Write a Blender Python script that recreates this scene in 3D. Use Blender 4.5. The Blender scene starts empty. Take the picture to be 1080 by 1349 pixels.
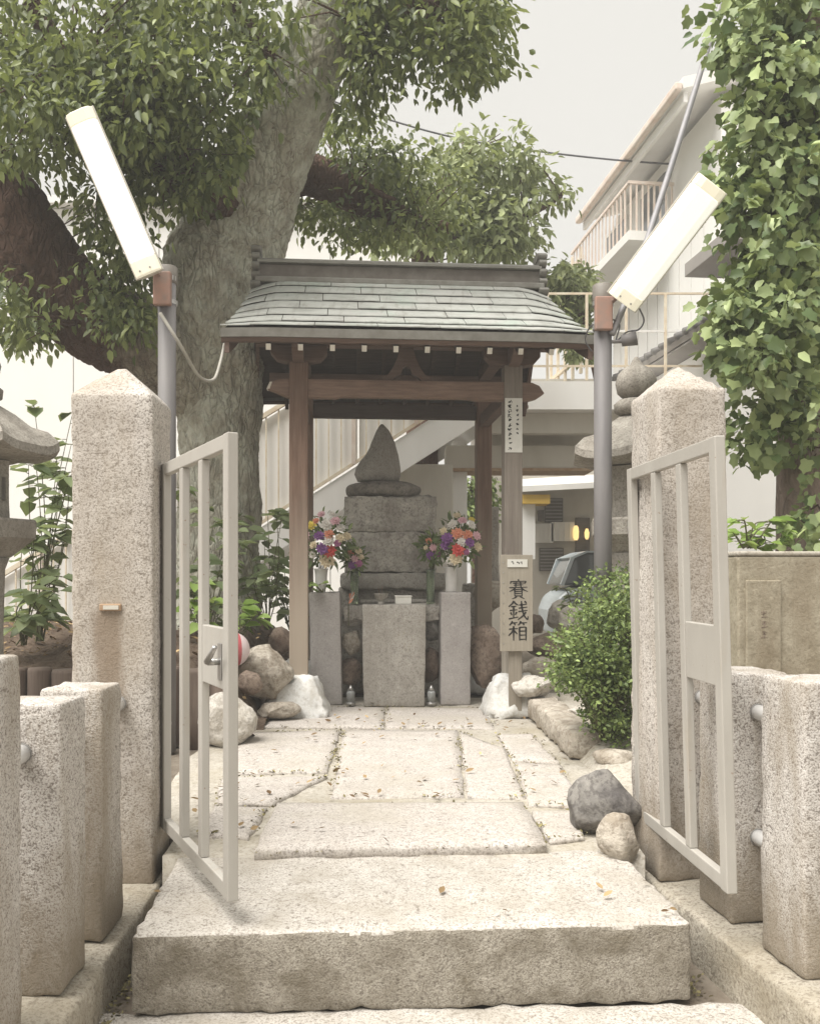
import bpy, bmesh, math, random
import numpy as np
from mathutils import Vector, Matrix, noise

S = bpy.context.scene
R = math.radians

# ---------------------------------------------------------------- camera
EYE, F, CX, HY = 1.40, 1206.0, 540.0, 757.0      # eye height (m), focal length and principal point of the photograph
cam_d = bpy.data.cameras.new('camera')
cam = bpy.data.objects.new('camera', cam_d)
S.collection.objects.link(cam)
cam.location = (0, 0, EYE)
cam.rotation_euler = (R(90), 0, 0)
cam_d.sensor_fit = 'HORIZONTAL'
cam_d.sensor_width = 36.0
cam_d.lens = 36.0 * F / 1080
cam_d.shift_y = (HY - 674.5) / 1080
cam_d.clip_start, cam_d.clip_end = 0.05, 600
S.camera = cam

# ---------------------------------------------------------------- sky, sun, exposure (bright overcast)
SUN_EL, SUN_AZ = 62.0, 228.0                      # azimuth clockwise from +Y
W = bpy.data.worlds.new('World'); S.world = W; W.use_nodes = True
wn, wl = W.node_tree.nodes, W.node_tree.links
wn.clear()
sky = wn.new('ShaderNodeTexSky'); sky.sky_type = 'NISHITA'; sky.sun_disc = False
sky.sun_elevation = R(SUN_EL); sky.sun_rotation = R(SUN_AZ); sky.dust_density = 4.0
hs = wn.new('ShaderNodeHueSaturation'); hs.inputs['Saturation'].default_value = 0.25
wl.new(sky.outputs[0], hs.inputs['Color'])
mx = wn.new('ShaderNodeMix'); mx.data_type = 'RGBA'; mx.inputs[0].default_value = 0.86
mx.inputs[7].default_value = (4.55, 4.42, 4.10, 1)       # an even layer of cloud
wl.new(hs.outputs[0], mx.inputs[6])
bg = wn.new('ShaderNodeBackground'); bg.inputs['Strength'].default_value = 0.084
wl.new(mx.outputs[2], bg.inputs['Color'])
wo = wn.new('ShaderNodeOutputWorld'); wl.new(bg.outputs[0], wo.inputs[0])

sun_d = bpy.data.lights.new('sun', 'SUN'); sun_d.energy = 2.8; sun_d.angle = R(46); sun_d.color = (1.0, 0.965, 0.915)
sun = bpy.data.objects.new('sun', sun_d); S.collection.objects.link(sun)
sun.rotation_euler = (R(90 - SUN_EL), 0, R(180 - SUN_AZ))
sun.location = (0, -4, 12)
vs = S.view_settings
vs.view_transform = 'Standard'; vs.look = 'None'; vs.gamma = 1; vs.exposure = 1.28
vs.use_curve_mapping = False
S.cycles.use_denoising = True
S.cycles.max_bounces = 8; S.cycles.diffuse_bounces = 4; S.cycles.transparent_max_bounces = 8
S.cycles.caustics_reflective = False; S.cycles.caustics_refractive = False

# ---------------------------------------------------------------- helpers
COL = S.collection
def X(u, y): return (u - CX) / F * y              # place measured off the photograph at distance y
def Z(v, y): return EYE - (v - HY) / F * y
def P(u, v, y): return Vector((X(u, y), y, Z(v, y)))
def G(u, v, z=0.305):
    y = (EYE - z) * F / (v - HY)
    return Vector((X(u, y), y, z))

def tag(o, label=None, cat=None, group=None, kind=None):
    if label: o['label'] = label
    if cat: o['category'] = cat
    if group: o['group'] = group
    if kind: o['kind'] = kind
    return o
def thing(name, label, cat, loc=(0, 0, 0), rz=0.0, group=None):
    o = bpy.data.objects.new(name, None); COL.objects.link(o)
    o.empty_display_size = 0.2
    o.location = loc; o.rotation_euler = (0, 0, rz)
    return tag(o, label, cat, group)
def link(name, me, parent=None, loc=None, rot=None, scale=None, mat=None):
    o = bpy.data.objects.new(name, me); COL.objects.link(o)
    if mat and not me.materials: me.materials.append(mat)
    if parent: o.parent = parent
    if loc is not None: o.location = loc
    if rot is not None: o.rotation_euler = rot
    if scale is not None: o.scale = scale
    return o

class MB:
    def __init__(self): self.v, self.f = [], []
    def add(self, v, f):
        n = len(self.v); self.v += [tuple(p) for p in v]; self.f += [tuple(i + n for i in q) for q in f]
        return self
    def box(self, c, s, rz=0.0, rx=0.0, ry=0.0, top=1.0):
        h = Vector(s) / 2; m = Matrix.Rotation(rz, 3, 'Z') @ Matrix.Rotation(ry, 3, 'Y') @ Matrix.Rotation(rx, 3, 'X')
        vs_ = []
        for z in (-1, 1):
            t = top if z > 0 else 1
            for x, y in ((-1, -1), (1, -1), (1, 1), (-1, 1)):
                vs_.append(Vector(c) + m @ Vector((x * h.x * t, y * h.y * t, z * h.z)))
        return self.add(vs_, [(3, 2, 1, 0), (4, 5, 6, 7), (0, 1, 5, 4), (1, 2, 6, 5), (2, 3, 7, 6), (3, 0, 4, 7)])
    def bar(self, a, b, w, d, up=(0, 0, 1)):            # a square bar between two points
        a, b = Vector(a), Vector(b); t = (b - a).normalized(); s = t.cross(Vector(up))
        if s.length < 1e-4: s = t.cross(Vector((0, 1, 0)))
        s.normalize(); n = s.cross(t)
        q = [(-1, -1), (1, -1), (1, 1), (-1, 1)]
        vs_ = [p + s * (i * w / 2) + n * (j * d / 2) for p in (a, b) for i, j in q]
        return self.add(vs_, [(0, 1, 2, 3), (7, 6, 5, 4), (0, 4, 5, 1), (1, 5, 6, 2), (2, 6, 7, 3), (3, 7, 4, 0)])
    def prism(self, poly, vec):                         # polygon (3D points) pushed along vec
        n = len(poly); vec = Vector(vec); poly = [Vector(p) for p in poly]
        return self.add(poly + [p + vec for p in poly],
                        [tuple(range(n))[::-1], tuple(range(n, 2 * n))] + [(i, (i + 1) % n, n + (i + 1) % n, n + i) for i in range(n)])
    def tube(self, pts, rad, n=8, cap=True, wob=0.0, seed=0.0, ridge=0.0):
        pts = [Vector(p) for p in pts]; k = len(pts)
        if not hasattr(rad, '__len__'): rad = [rad] * k
        ref = None; vs_, fs = [], []
        for i, p in enumerate(pts):
            t = (pts[min(i + 1, k - 1)] - pts[max(i - 1, 0)]).normalized()
            if ref is None:
                ref = t.orthogonal().normalized()
            ref = (ref - t * ref.dot(t)).normalized(); b = t.cross(ref)
            for j in range(n):
                a = 2 * math.pi * j / n; d = ref * math.cos(a) + b * math.sin(a); r = rad[i]
                if wob:
                    q = p + d * r
                    r *= 1 + wob * (noise.noise(q * 3.1 + Vector((seed, 0, 0))) + 0.6 * noise.noise(Vector((q.x * 11, q.y * 11, q.z * 4 + seed))))
                if ridge:                               # bark plates and furrows
                    q = p + d * r
                    w3 = Vector((noise.noise(q * 5), noise.noise(q * 5 + Vector((7, 0, 0))), 0)) * 0.05
                    a3 = abs(noise.noise(Vector((q.x * 15, q.y * 15, q.z * 5.5)) + w3 * 15)); b3 = abs(noise.noise(Vector((q.x * 34, q.y * 34, q.z * 15))))
                    r *= 1 + ridge * (min(a3, 0.22) / 0.22 - 0.7) + ridge * 0.45 * (min(b3, 0.25) / 0.25 - 0.6)
                vs_.append(p + d * r)
        for i in range(k - 1):
            for j in range(n):
                fs.append((i * n + j, i * n + (j + 1) % n, (i + 1) * n + (j + 1) % n, (i + 1) * n + j))
        if cap: fs += [tuple(range(n))[::-1], tuple(range((k - 1) * n, k * n))]
        return self.add(vs_, fs)
    def lathe(self, prof, n=24, c=(0, 0, 0), sq=0.0, rz=0.0):
        c = Vector(c); vs_, fs = [], []
        for r, z in prof:
            for j in range(n):
                a = 2 * math.pi * j / n
                ca, sa = math.cos(a), math.sin(a)
                k = 1 / max(abs(math.cos(a)), abs(math.sin(a))) if sq else 1
                q = r * (1 + (k - 1) * sq)
                vs_.append(c + Matrix.Rotation(rz, 3, 'Z') @ Vector((q * ca, q * sa, z)))
        for i in range(len(prof) - 1):
            for j in range(n):
                fs.append((i * n + j, i * n + (j + 1) % n, (i + 1) * n + (j + 1) % n, (i + 1) * n + j))
        fs += [tuple(range(n))[::-1], tuple(range((len(prof) - 1) * n, len(prof) * n))]
        return self.add(vs_, fs)
    def mesh(self, name, mat=None, smooth=False, bevel=0.0, seg=2):
        me = bpy.data.meshes.new(name)
        me.from_pydata(self.v, [], self.f)
        if bevel:
            bm = bmesh.new(); bm.from_mesh(me)
            bmesh.ops.recalc_face_normals(bm, faces=bm.faces)
            es = [e for e in bm.edges if len(e.link_faces) == 2 and e.calc_face_angle(0) > 0.5]
            bmesh.ops.bevel(bm, geom=es, offset=bevel, segments=seg, profile=0.5, affect='EDGES', clamp_overlap=True)
            bm.to_mesh(me); bm.free()
        me.validate(); me.update()
        if smooth: me.polygons.foreach_set('use_smooth', [True] * len(me.polygons))
        if mat: me.materials.append(mat)
        return me
    def build(self, name, mat, parent=None, smooth=False, bevel=0.0, seg=2, **k):
        return link(name, self.mesh(name, mat, smooth, bevel, seg), parent, **k)

def spline(pts, n=8):                                   # Catmull-Rom through (x, y, z[, r]) points
    pts = [Vector(p) if len(p) < 4 else Vector(p) for p in pts]
    a = [pts[0]] + pts + [pts[-1]]; out = []
    for i in range(1, len(a) - 2):
        for k in range(n):
            t = k / n; p0, p1, p2, p3 = a[i - 1:i + 3]
            out.append(0.5 * ((2 * p1) + (p2 - p0) * t + (2 * p0 - 5 * p1 + 4 * p2 - p3) * t * t + (3 * p1 - p0 - 3 * p2 + p3) * t ** 3))
    return out + [pts[-1]]

def axis_lines(h, r, step):
    n = max(1, int(round(2 * (h - r) / step)))
    return [-h, -h + r * 0.3, -h + r] + [-h + r + 2 * (h - r) * k / n for k in range(1, n)] + [h - r, h - r * 0.3, h]
def hewn(w, d, h, r=0.015, amp=0.004, step=0.05, seed=0.0, warp=0.0, top=None):
    """a hewn stone block, base at z = 0: rounded arrises, uneven faces"""
    L = [axis_lines(w / 2, r, step), axis_lines(d / 2, r, step), axis_lines(h / 2, r, step)]
    H = (w / 2, d / 2, h / 2); mb = MB(); idx = {}; vs_ = []; fs = []
    def vid(i, j, k):
        key = (i, j, k)
        if key not in idx:
            p = Vector((L[0][i], L[1][j], L[2][k]))
            q = Vector([max(-(H[a] - r), min(H[a] - r, p[a])) for a in range(3)])
            dv = p - q
            if dv.length > 1e-9: p = q + dv.normalized() * r
            nrm = Vector((p.x / H[0] * (abs(p.x) > H[0] - r * 1.1), p.y / H[1] * (abs(p.y) > H[1] - r * 1.1), p.z / H[2] * (abs(p.z) > H[2] - r * 1.1)))
            if nrm.length > 0: nrm.normalize()
            s = Vector((seed * 7.3, seed * 3.1, seed))
            edge = sum(abs(p[a]) > H[a] - r * 1.3 for a in range(3)) >= 2
            e = noise.fractal(p * 14 + s, 1.0, 2.0, 3) * amp * (2.2 if edge else 1.0) + noise.noise(p * 4 + s) * amp * 1.5
            if edge: e -= amp * 0.8
            p = p + nrm * e
            if warp: p += Vector((noise.noise(p * 2 + s), noise.noise(p * 2 + s + Vector((9, 0, 0))), 0)) * warp
            p.z += H[2]
            if top: p = top(p)
            idx[key] = len(vs_); vs_.append(p)
        return idx[key]
    nx, ny, nz = len(L[0]) - 1, len(L[1]) - 1, len(L[2]) - 1
    for i in range(nx):
        for j in range(ny):
            fs.append((vid(i, j, 0), vid(i, j + 1, 0), vid(i + 1, j + 1, 0), vid(i + 1, j, 0)))
            fs.append((vid(i, j, nz), vid(i + 1, j, nz), vid(i + 1, j + 1, nz), vid(i, j + 1, nz)))
    for i in range(nx):
        for k in range(nz):
            fs.append((vid(i, 0, k), vid(i + 1, 0, k), vid(i + 1, 0, k + 1), vid(i, 0, k + 1)))
            fs.append((vid(i, ny, k), vid(i, ny, k + 1), vid(i + 1, ny, k + 1), vid(i + 1, ny, k)))
    for j in range(ny):
        for k in range(nz):
            fs.append((vid(0, j, k), vid(0, j, k + 1), vid(0, j + 1, k + 1), vid(0, j + 1, k)))
            fs.append((vid(nx, j, k), vid(nx, j + 1, k), vid(nx, j + 1, k + 1), vid(nx, j, k + 1)))
    return mb.add(vs_, fs)

def rock_mesh(name, size, seed, mat, sub=3, cuts=7, rough=0.12):
    rnd = random.Random(seed); bm = bmesh.new()
    bmesh.ops.create_icosphere(bm, subdivisions=sub, radius=1.0)
    s = Vector((seed * 1.7, seed * 0.9, seed * 2.3))
    planes = [(Vector((rnd.gauss(0, 1), rnd.gauss(0, 1), rnd.gauss(0, 0.8))).normalized(), rnd.uniform(0.62, 0.88)) for _ in range(cuts)]
    for v in bm.verts:
        p = v.co.normalized()
        q = p * (1 + 0.22 * noise.noise(p * 1.2 + s))
        for n, d in planes:
            e = q.dot(n) - d
            if e > 0: q -= n * e * 0.97
        q += p * (rough * noise.fractal(p * 3.2 + s, 1.0, 2.0, 4))
        v.co = Vector((q.x * size[0], q.y * size[1], q.z * size[2]))
    me = bpy.data.meshes.new(name); bm.to_mesh(me); bm.free()
    me.polygons.foreach_set('use_smooth', [True] * len(me.polygons)); me.materials.append(mat)
    return me

def cr(nt, fac, stops, interp='LINEAR'):
    r = nt.nodes.new('ShaderNodeValToRGB'); e = r.color_ramp.elements; r.color_ramp.interpolation = interp
    while len(e) < len(stops): e.new(0.5)
    for q, (p, c) in zip(e, stops):
        q.position = p; q.color = (*c, 1) if len(c) == 3 else c
    nt.links.new(fac, r.inputs[0]); return r.outputs[0]
def tex(nt, kind, vec, scale, detail=4, rough=0.55, dist=0.0):
    n = nt.nodes.new('ShaderNodeTexNoise' if kind == 'n' else 'ShaderNodeTexVoronoi' if kind == 'v' else 'ShaderNodeTexWave')
    n.inputs['Scale'].default_value = scale; nt.links.new(vec, n.inputs['Vector'])
    if kind == 'n':
        n.inputs['Detail'].default_value = detail; n.inputs['Roughness'].default_value = rough; n.inputs['Distortion'].default_value = dist
    if kind == 'v' and detail < 0: n.feature = 'DISTANCE_TO_EDGE'
    return n.outputs[0]
def mixc(nt, fac, a, b, mode='MIX'):
    m = nt.nodes.new('ShaderNodeMix'); m.data_type = 'RGBA'; m.blend_type = mode
    for sock, v in ((0, fac), (6, a), (7, b)):
        if hasattr(v, 'is_linked') or isinstance(v, bpy.types.NodeSocket): nt.links.new(v, m.inputs[sock])
        elif sock == 0: m.inputs[0].default_value = v
        else: m.inputs[sock].default_value = (*v, 1)
    return m.outputs[2]
def begin(name, rough=0.8, spec=0.3, metal=0.0):
    m = bpy.data.materials.new(name); m.use_nodes = True; nt = m.node_tree
    b = nt.nodes['Principled BSDF']; b.inputs['Roughness'].default_value = rough
    b.inputs['Specular IOR Level'].default_value = spec; b.inputs['Metallic'].default_value = metal
    g = nt.nodes.new('ShaderNodeNewGeometry')
    return m, nt, b, g.outputs['Position']
def stretch(nt, vec, s, rz=0.0):
    mp = nt.nodes.new('ShaderNodeMapping'); mp.inputs['Scale'].default_value = s; mp.inputs['Rotation'].default_value = (0, 0, rz)
    nt.links.new(vec, mp.inputs['Vector']); return mp.outputs[0]
def bump(nt, b, h, strength, dist):
    n = nt.nodes.new('ShaderNodeBump'); n.inputs['Strength'].default_value = strength; n.inputs['Distance'].default_value = dist
    nt.links.new(h, n.inputs['Height']); nt.links.new(n.outputs[0], b.inputs['Normal'])

def granite(name, c1, c2, fleck, fs=120, famt=0.5, stain=None, samt=0.5, sscale=2.0, bstr=0.5, bdist=0.006, streak=False, rough=0.85, splash=None, drip=None):
    m, nt, b, pos = begin(name, rough)
    col = cr(nt, tex(nt, 'n', pos, 9, 5), [(0.3, c1), (0.7, c2)])
    fine = tex(nt, 'n', pos, fs, 3, 0.7)
    mid = tex(nt, 'n', pos, fs * 0.42, 3, 0.65)
    k = cr(nt, fine, [(0.42, (min(1, famt * 1.15),) * 3), (0.49, (0, 0, 0))])
    col = mixc(nt, k, col, fleck)
    k2 = cr(nt, mid, [(0.36, (min(1, famt * 1.1),) * 3), (0.42, (0, 0, 0))])
    col = mixc(nt, k2, col, tuple(x * 0.8 for x in fleck))
    k3 = cr(nt, mid, [(0.58, (0, 0, 0)), (0.70, (0.45,) * 3)])
    col = mixc(nt, k3, col, tuple(min(0.8, x * 1.35) for x in c2))
    if stain:
        v = stretch(nt, pos, (1, 1, 0.25)) if streak else pos
        st = cr(nt, tex(nt, 'n', v, sscale, 6, 0.62, 0.4), [(0.46, (0, 0, 0)), (0.68, (samt,) * 3)])
        col = mixc(nt, st, col, stain)
    if splash:                                          # mud and algae splashed up from the ground, ragged upper edge
        sx = nt.nodes.new('ShaderNodeSeparateXYZ'); nt.links.new(pos, sx.inputs[0])
        ma = nt.nodes.new('ShaderNodeMath'); ma.operation = 'MULTIPLY_ADD'; nt.links.new(tex(nt, 'n', stretch(nt, pos, (1, 1, .45)), 9, 5), ma.inputs[0]); ma.inputs[1].default_value = -0.75; nt.links.new(sx.outputs[2], ma.inputs[2])
        mr = nt.nodes.new('ShaderNodeMapRange'); nt.links.new(ma.outputs[0], mr.inputs[0])
        for i, q in enumerate((-.12, .22, 0.8, 0.0)): mr.inputs[i + 1].default_value = q
        col = mixc(nt, mr.outputs[0], col, splash)
    if drip:                                            # one rust and dirt run below an iron fixing: x, z top, half width, length
        dx, dzt, dw, dl = drip
        sx = nt.nodes.new('ShaderNodeSeparateXYZ'); nt.links.new(pos, sx.inputs[0])
        def mth(op, a_, b_, c_=None):
            n_ = nt.nodes.new('ShaderNodeMath'); n_.operation = op
            for i, q in enumerate((a_, b_, c_)):
                if q is None: continue
                if isinstance(q, (int, float)): n_.inputs[i].default_value = q
                else: nt.links.new(q, n_.inputs[i])
            return n_.outputs[0]
        wob = tex(nt, 'n', stretch(nt, pos, (1, 1, .25)), 16, 4)
        ax = mth('ABSOLUTE', mth('MULTIPLY_ADD', wob, 0.06, mth('SUBTRACT', sx.outputs[0], dx + 0.03)), 0)
        mw = nt.nodes.new('ShaderNodeMapRange'); nt.links.new(ax, mw.inputs[0])
        for i, q in enumerate((dw * 0.55, dw * 1.2, 1, 0)): mw.inputs[i + 1].default_value = q
        zz = mth('SUBTRACT', dzt, sx.outputs[2])
        m1 = nt.nodes.new('ShaderNodeMapRange'); nt.links.new(zz, m1.inputs[0])
        for i, q in enumerate((-.012, .02, 0, 1)): m1.inputs[i + 1].default_value = q
        m2 = nt.nodes.new('ShaderNodeMapRange'); nt.links.new(mth('MULTIPLY_ADD', wob, -0.3, zz), m2.inputs[0])
        for i, q in enumerate((dl * .3, dl, 0.75, 0)): m2.inputs[i + 1].default_value = q
        col = mixc(nt, mth('MULTIPLY', mth('MULTIPLY', mw.outputs[0], m1.outputs[0]), m2.outputs[0]), col, (0.22, 0.165, 0.115))
    nt.links.new(col, b.inputs['Base Color'])
    h = nt.nodes.new('ShaderNodeMath'); h.operation = 'ADD'
    nt.links.new(mid, h.inputs[0]); nt.links.new(fine, h.inputs[1])
    bump(nt, b, h.outputs[0], bstr, bdist)
    return m
def plain(name, c1, c2=None, scale=6, rough=0.7, spec=0.3, metal=0.0, b_amt=0.15, b_dist=0.004, bscale=60, st=(1, 1, 1)):
    m, nt, b, pos = begin(name, rough, spec, metal)
    v = stretch(nt, pos, st)
    c2 = c2 or tuple(x * 0.8 for x in c1)
    nt.links.new(cr(nt, tex(nt, 'n', v, scale, 6, 0.6), [(0.32, c1), (0.7, c2)]), b.inputs['Base Color'])
    if b_amt: bump(nt, b, tex(nt, 'n', v, bscale, 3), b_amt, b_dist)
    return m
def wood(name, c1, c2, axis=(1, 1, 0.06), rough=0.75, worn=None, z0=0, z1=1):
    m, nt, b, pos = begin(name, rough)
    v = stretch(nt, pos, axis)
    g = tex(nt, 'n', v, 55, 5, 0.6)
    col = cr(nt, g, [(0.3, c1), (0.7, c2)])
    col = mixc(nt, cr(nt, tex(nt, 'n', pos, 3, 4), [(0.4, (0, 0, 0)), (0.75, (0.35,) * 3)]), col, tuple(x * 0.55 for x in c1))
    if worn:                                            # bleached by weather towards one end
        sx = nt.nodes.new('ShaderNodeSeparateXYZ'); nt.links.new(pos, sx.inputs[0])
        mr = nt.nodes.new('ShaderNodeMapRange'); nt.links.new(sx.outputs[2], mr.inputs[0])
        for i, q in enumerate((z0, z1, 1, 0)): mr.inputs[i + 1].default_value = q
        ad = nt.nodes.new('ShaderNodeMath'); ad.operation = 'ADD'; nt.links.new(mr.outputs[0], ad.inputs[0])
        n2 = nt.nodes.new('ShaderNodeMath'); n2.operation = 'MULTIPLY_ADD'; nt.links.new(tex(nt, 'n', v, 14, 4), n2.inputs[0])
        n2.inputs[1].default_value = 0.9; n2.inputs[2].default_value = -0.45; nt.links.new(n2.outputs[0], ad.inputs[1])
        ad.use_clamp = True
        col = mixc(nt, ad.outputs[0], col, worn)
    nt.links.new(col, b.inputs['Base Color'])
    bump(nt, b, g, 0.35, 0.004)
    return m
def leafy(name, dark, light, rough=0.45, trans=0.3, spec=0.4, tcol=None):
    m = bpy.data.materials.new(name); m.use_nodes = True; nt = m.node_tree; b = nt.nodes['Principled BSDF']
    g = nt.nodes.new('ShaderNodeNewGeometry')
    mid = tuple((a + c) / 2 for a, c in zip(dark, light))
    col = cr(nt, g.outputs['Random Per Island'], [(0.0, dark), (0.45, mid), (0.85, light), (1.0, tuple(min(1, x * 1.5) for x in light))])
    nt.links.new(col, b.inputs['Base Color'])
    b.inputs['Roughness'].default_value = rough; b.inputs['Specular IOR Level'].default_value = spec
    t = nt.nodes.new('ShaderNodeBsdfTranslucent')
    nt.links.new(mixc(nt, 0.5, col, tcol or (0.30, 0.34, 0.08)), t.inputs[0])
    ms = nt.nodes.new('ShaderNodeMixShader'); ms.inputs[0].default_value = trans
    nt.links.new(b.outputs[0], ms.inputs[1]); nt.links.new(t.outputs[0], ms.inputs[2])
    nt.links.new(ms.outputs[0], nt.nodes['Material Output'].inputs[0])
    return m
def bark(name, c1, c2, crack, lichen=None, lamt=0.6, scale=7.0, grey=None):
    m, nt, b, pos = begin(name, 0.9, 0.15)
    v = stretch(nt, pos, (1, 1, 0.38))
    nz = tex(nt, 'n', v, scale * 1.6, 8, 0.72, 0.15)
    vo = nt.nodes.new('ShaderNodeTexVoronoi'); vo.feature = 'DISTANCE_TO_EDGE'; vo.inputs['Scale'].default_value = scale * 2.2
    wv = nt.nodes.new('ShaderNodeMix'); wv.data_type = 'VECTOR'; wv.inputs[0].default_value = 0.16
    cn = nt.nodes.new('ShaderNodeTexNoise'); cn.inputs['Scale'].default_value = scale; nt.links.new(v, cn.inputs['Vector'])
    nt.links.new(v, wv.inputs[4]); nt.links.new(cn.outputs['Color'], wv.inputs[5]); nt.links.new(wv.outputs[1], vo.inputs['Vector'])
    col = cr(nt, nz, [(0.3, c1), (0.7, c2)])
    if lichen: col = mixc(nt, cr(nt, tex(nt, 'n', pos, 5, 6, 0.7), [(0.38, (0, 0, 0)), (0.6, (lamt,) * 3)]), col, lichen)
    if grey:                                            # grey lichened bark runs out along the limb from the trunk
        sx = nt.nodes.new('ShaderNodeSeparateXYZ'); nt.links.new(pos, sx.inputs[0])
        ad = nt.nodes.new('ShaderNodeMath'); ad.operation = 'MULTIPLY_ADD'; nt.links.new(tex(nt, 'n', pos, 3.5, 6, 0.7), ad.inputs[0]); ad.inputs[1].default_value = 1.3; nt.links.new(sx.outputs[0], ad.inputs[2])
        mr = nt.nodes.new('ShaderNodeMapRange'); nt.links.new(ad.outputs[0], mr.inputs[0])
        for i, q in enumerate((grey[0] + 0.65, grey[1] + 0.65, 0, 1)): mr.inputs[i + 1].default_value = q
        col = mixc(nt, mr.outputs[0], col, cr(nt, nz, [(0.3, (0.31, 0.275, 0.215)), (0.7, (0.55, 0.53, 0.44))]))
    ck = cr(nt, vo.outputs[0], [(0.0, (0.55,) * 3), (0.07, (0, 0, 0))])
    ckm = nt.nodes.new('ShaderNodeMath'); ckm.operation = 'MULTIPLY'; nt.links.new(ck, ckm.inputs[0]); nt.links.new(cr(nt, tex(nt, 'n', pos, 4, 4), [(0.42, (0.1,) * 3), (0.6, (1,) * 3)]), ckm.inputs[1]); ck = ckm.outputs[0]
    col = mixc(nt, ck, col, crack)
    nt.links.new(col, b.inputs['Base Color'])
    hh = nt.nodes.new('ShaderNodeMath'); hh.operation = 'MULTIPLY_ADD'
    nt.links.new(cr(nt, vo.outputs[0], [(0, (0, 0, 0)), (0.25, (1, 1, 1))]), hh.inputs[0]); hh.inputs[1].default_value = 0.6; nt.links.new(nz, hh.inputs[2])
    bump(nt, b, hh.outputs[0], 0.9, 0.03)
    return m
def glow(name, c, s):
    m = bpy.data.materials.new(name); m.use_nodes = True; b = m.node_tree.nodes['Principled BSDF']
    b.inputs['Base Color'].default_value = (*[x * 0.8 for x in c], 1); b.inputs['Roughness'].default_value = 0.4
    b.inputs['Emission Color'].default_value = (*c, 1); b.inputs['Emission Strength'].default_value = s
    return m
def glassy(name, c, rough=0.05, alpha=1.0):
    m = bpy.data.materials.new(name); m.use_nodes = True; b = m.node_tree.nodes['Principled BSDF']
    b.inputs['Base Color'].default_value = (*c, 1); b.inputs['Roughness'].default_value = rough
    b.inputs['Transmission Weight'].default_value = 1.0 - alpha if alpha < 1 else 0.0
    return m

# ---------------------------------------------------------------- materials
M = {}
M['post_granite'] = granite('post_granite', (0.54, 0.505, 0.465), (0.64, 0.605, 0.565), (0.20, 0.17, 0.145), 165, 0.68, (0.29, 0.24, 0.175), 0.75, 4.0, 0.7, 0.007, True, splash=(0.25, 0.205, 0.145))
M['pillar_granite'] = granite('pillar_granite', (0.49, 0.45, 0.41), (0.58, 0.545, 0.50), (0.17, 0.145, 0.12), 130, 0.62, (0.33, 0.275, 0.21), 0.75, 2.6, 0.5, 0.006, True, splash=(0.24, 0.195, 0.14))
M['pillar_granite_left'] = granite('pillar_granite_left', (0.49, 0.45, 0.41), (0.58, 0.545, 0.50), (0.17, 0.145, 0.12), 130, 0.62, (0.33, 0.275, 0.21), 0.75, 2.6, 0.5, 0.006, True, splash=(0.24, 0.195, 0.14), drip=(-1.195, 1.262, 0.062, 0.55))
M['step_granite'] = granite('step_granite', (0.46, 0.43, 0.385), (0.55, 0.52, 0.475), (0.20, 0.17, 0.14), 125, 0.58, (0.33, 0.295, 0.24), 0.6, 4.0, 0.45, 0.006)
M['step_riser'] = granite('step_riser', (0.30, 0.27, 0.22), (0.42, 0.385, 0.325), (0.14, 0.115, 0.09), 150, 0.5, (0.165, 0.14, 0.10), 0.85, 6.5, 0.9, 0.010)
M['slab_granite'] = granite('slab_granite', (0.47, 0.43, 0.39), (0.55, 0.515, 0.475), (0.22, 0.19, 0.165), 120, 0.58, (0.40, 0.365, 0.30), 0.5, 2.4, 0.4, 0.005)
M['kerb_stone'] = granite('kerb_stone', (0.35, 0.32, 0.26), (0.44, 0.40, 0.33), (0.17, 0.14, 0.11), 90, 0.5, (0.23, 0.19, 0.125), 0.65, 2.6, 0.6, 0.008)
M['mortar'] = granite('mortar', (0.40, 0.37, 0.315), (0.48, 0.45, 0.395), (0.24, 0.20, 0.15), 60, 0.4, (0.30, 0.26, 0.18), 0.6, 2.2, 0.4, 0.006)
M['grey_stone'] = granite('grey_stone', (0.33, 0.31, 0.275), (0.43, 0.405, 0.365), (0.17, 0.15, 0.135), 80, 0.4, (0.24, 0.215, 0.185), 0.6, 3.2, 0.35, 0.005, True)
M['andesite'] = granite('andesite', (0.36, 0.335, 0.32), (0.43, 0.405, 0.385), (0.24, 0.215, 0.20), 160, 0.35, (0.20, 0.17, 0.15), 0.4, 3.0, 0.2, 0.003, True)
M['monument'] = granite('monument', (0.37, 0.345, 0.305), (0.49, 0.46, 0.41), (0.17, 0.155, 0.14), 45, 0.45, (0.17, 0.15, 0.13), 0.7, 2.6, 0.5, 0.012)
M['dark_rock'] = granite('dark_rock', (0.16, 0.15, 0.135), (0.29, 0.275, 0.25), (0.08, 0.072, 0.068), 26, 0.5, (0.075, 0.068, 0.068), 0.75, 4.0, 0.5, 0.014)
M['disc_rock'] = granite('disc_rock', (0.20, 0.18, 0.155), (0.29, 0.265, 0.23), (0.10, 0.09, 0.08), 40, 0.45, (0.11, 0.095, 0.085), 0.7, 4.0, 0.5, 0.012)
M['tan_rock'] = granite('tan_rock', (0.38, 0.34, 0.28), (0.50, 0.455, 0.39), (0.19, 0.155, 0.12), 30, 0.45, (0.21, 0.165, 0.115), 0.6, 4.0, 0.6, 0.016)
M['brown_rock'] = granite('brown_rock', (0.17, 0.125, 0.095), (0.27, 0.215, 0.17), (0.09, 0.065, 0.05), 40, 0.5, (0.12, 0.08, 0.06), 0.6, 4.0, 0.5, 0.014)
M['pale_rock'] = granite('pale_rock', (0.46, 0.43, 0.38), (0.60, 0.57, 0.52), (0.24, 0.21, 0.17), 34, 0.4, (0.36, 0.31, 0.24), 0.5, 4.0, 0.6, 0.016)
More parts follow.
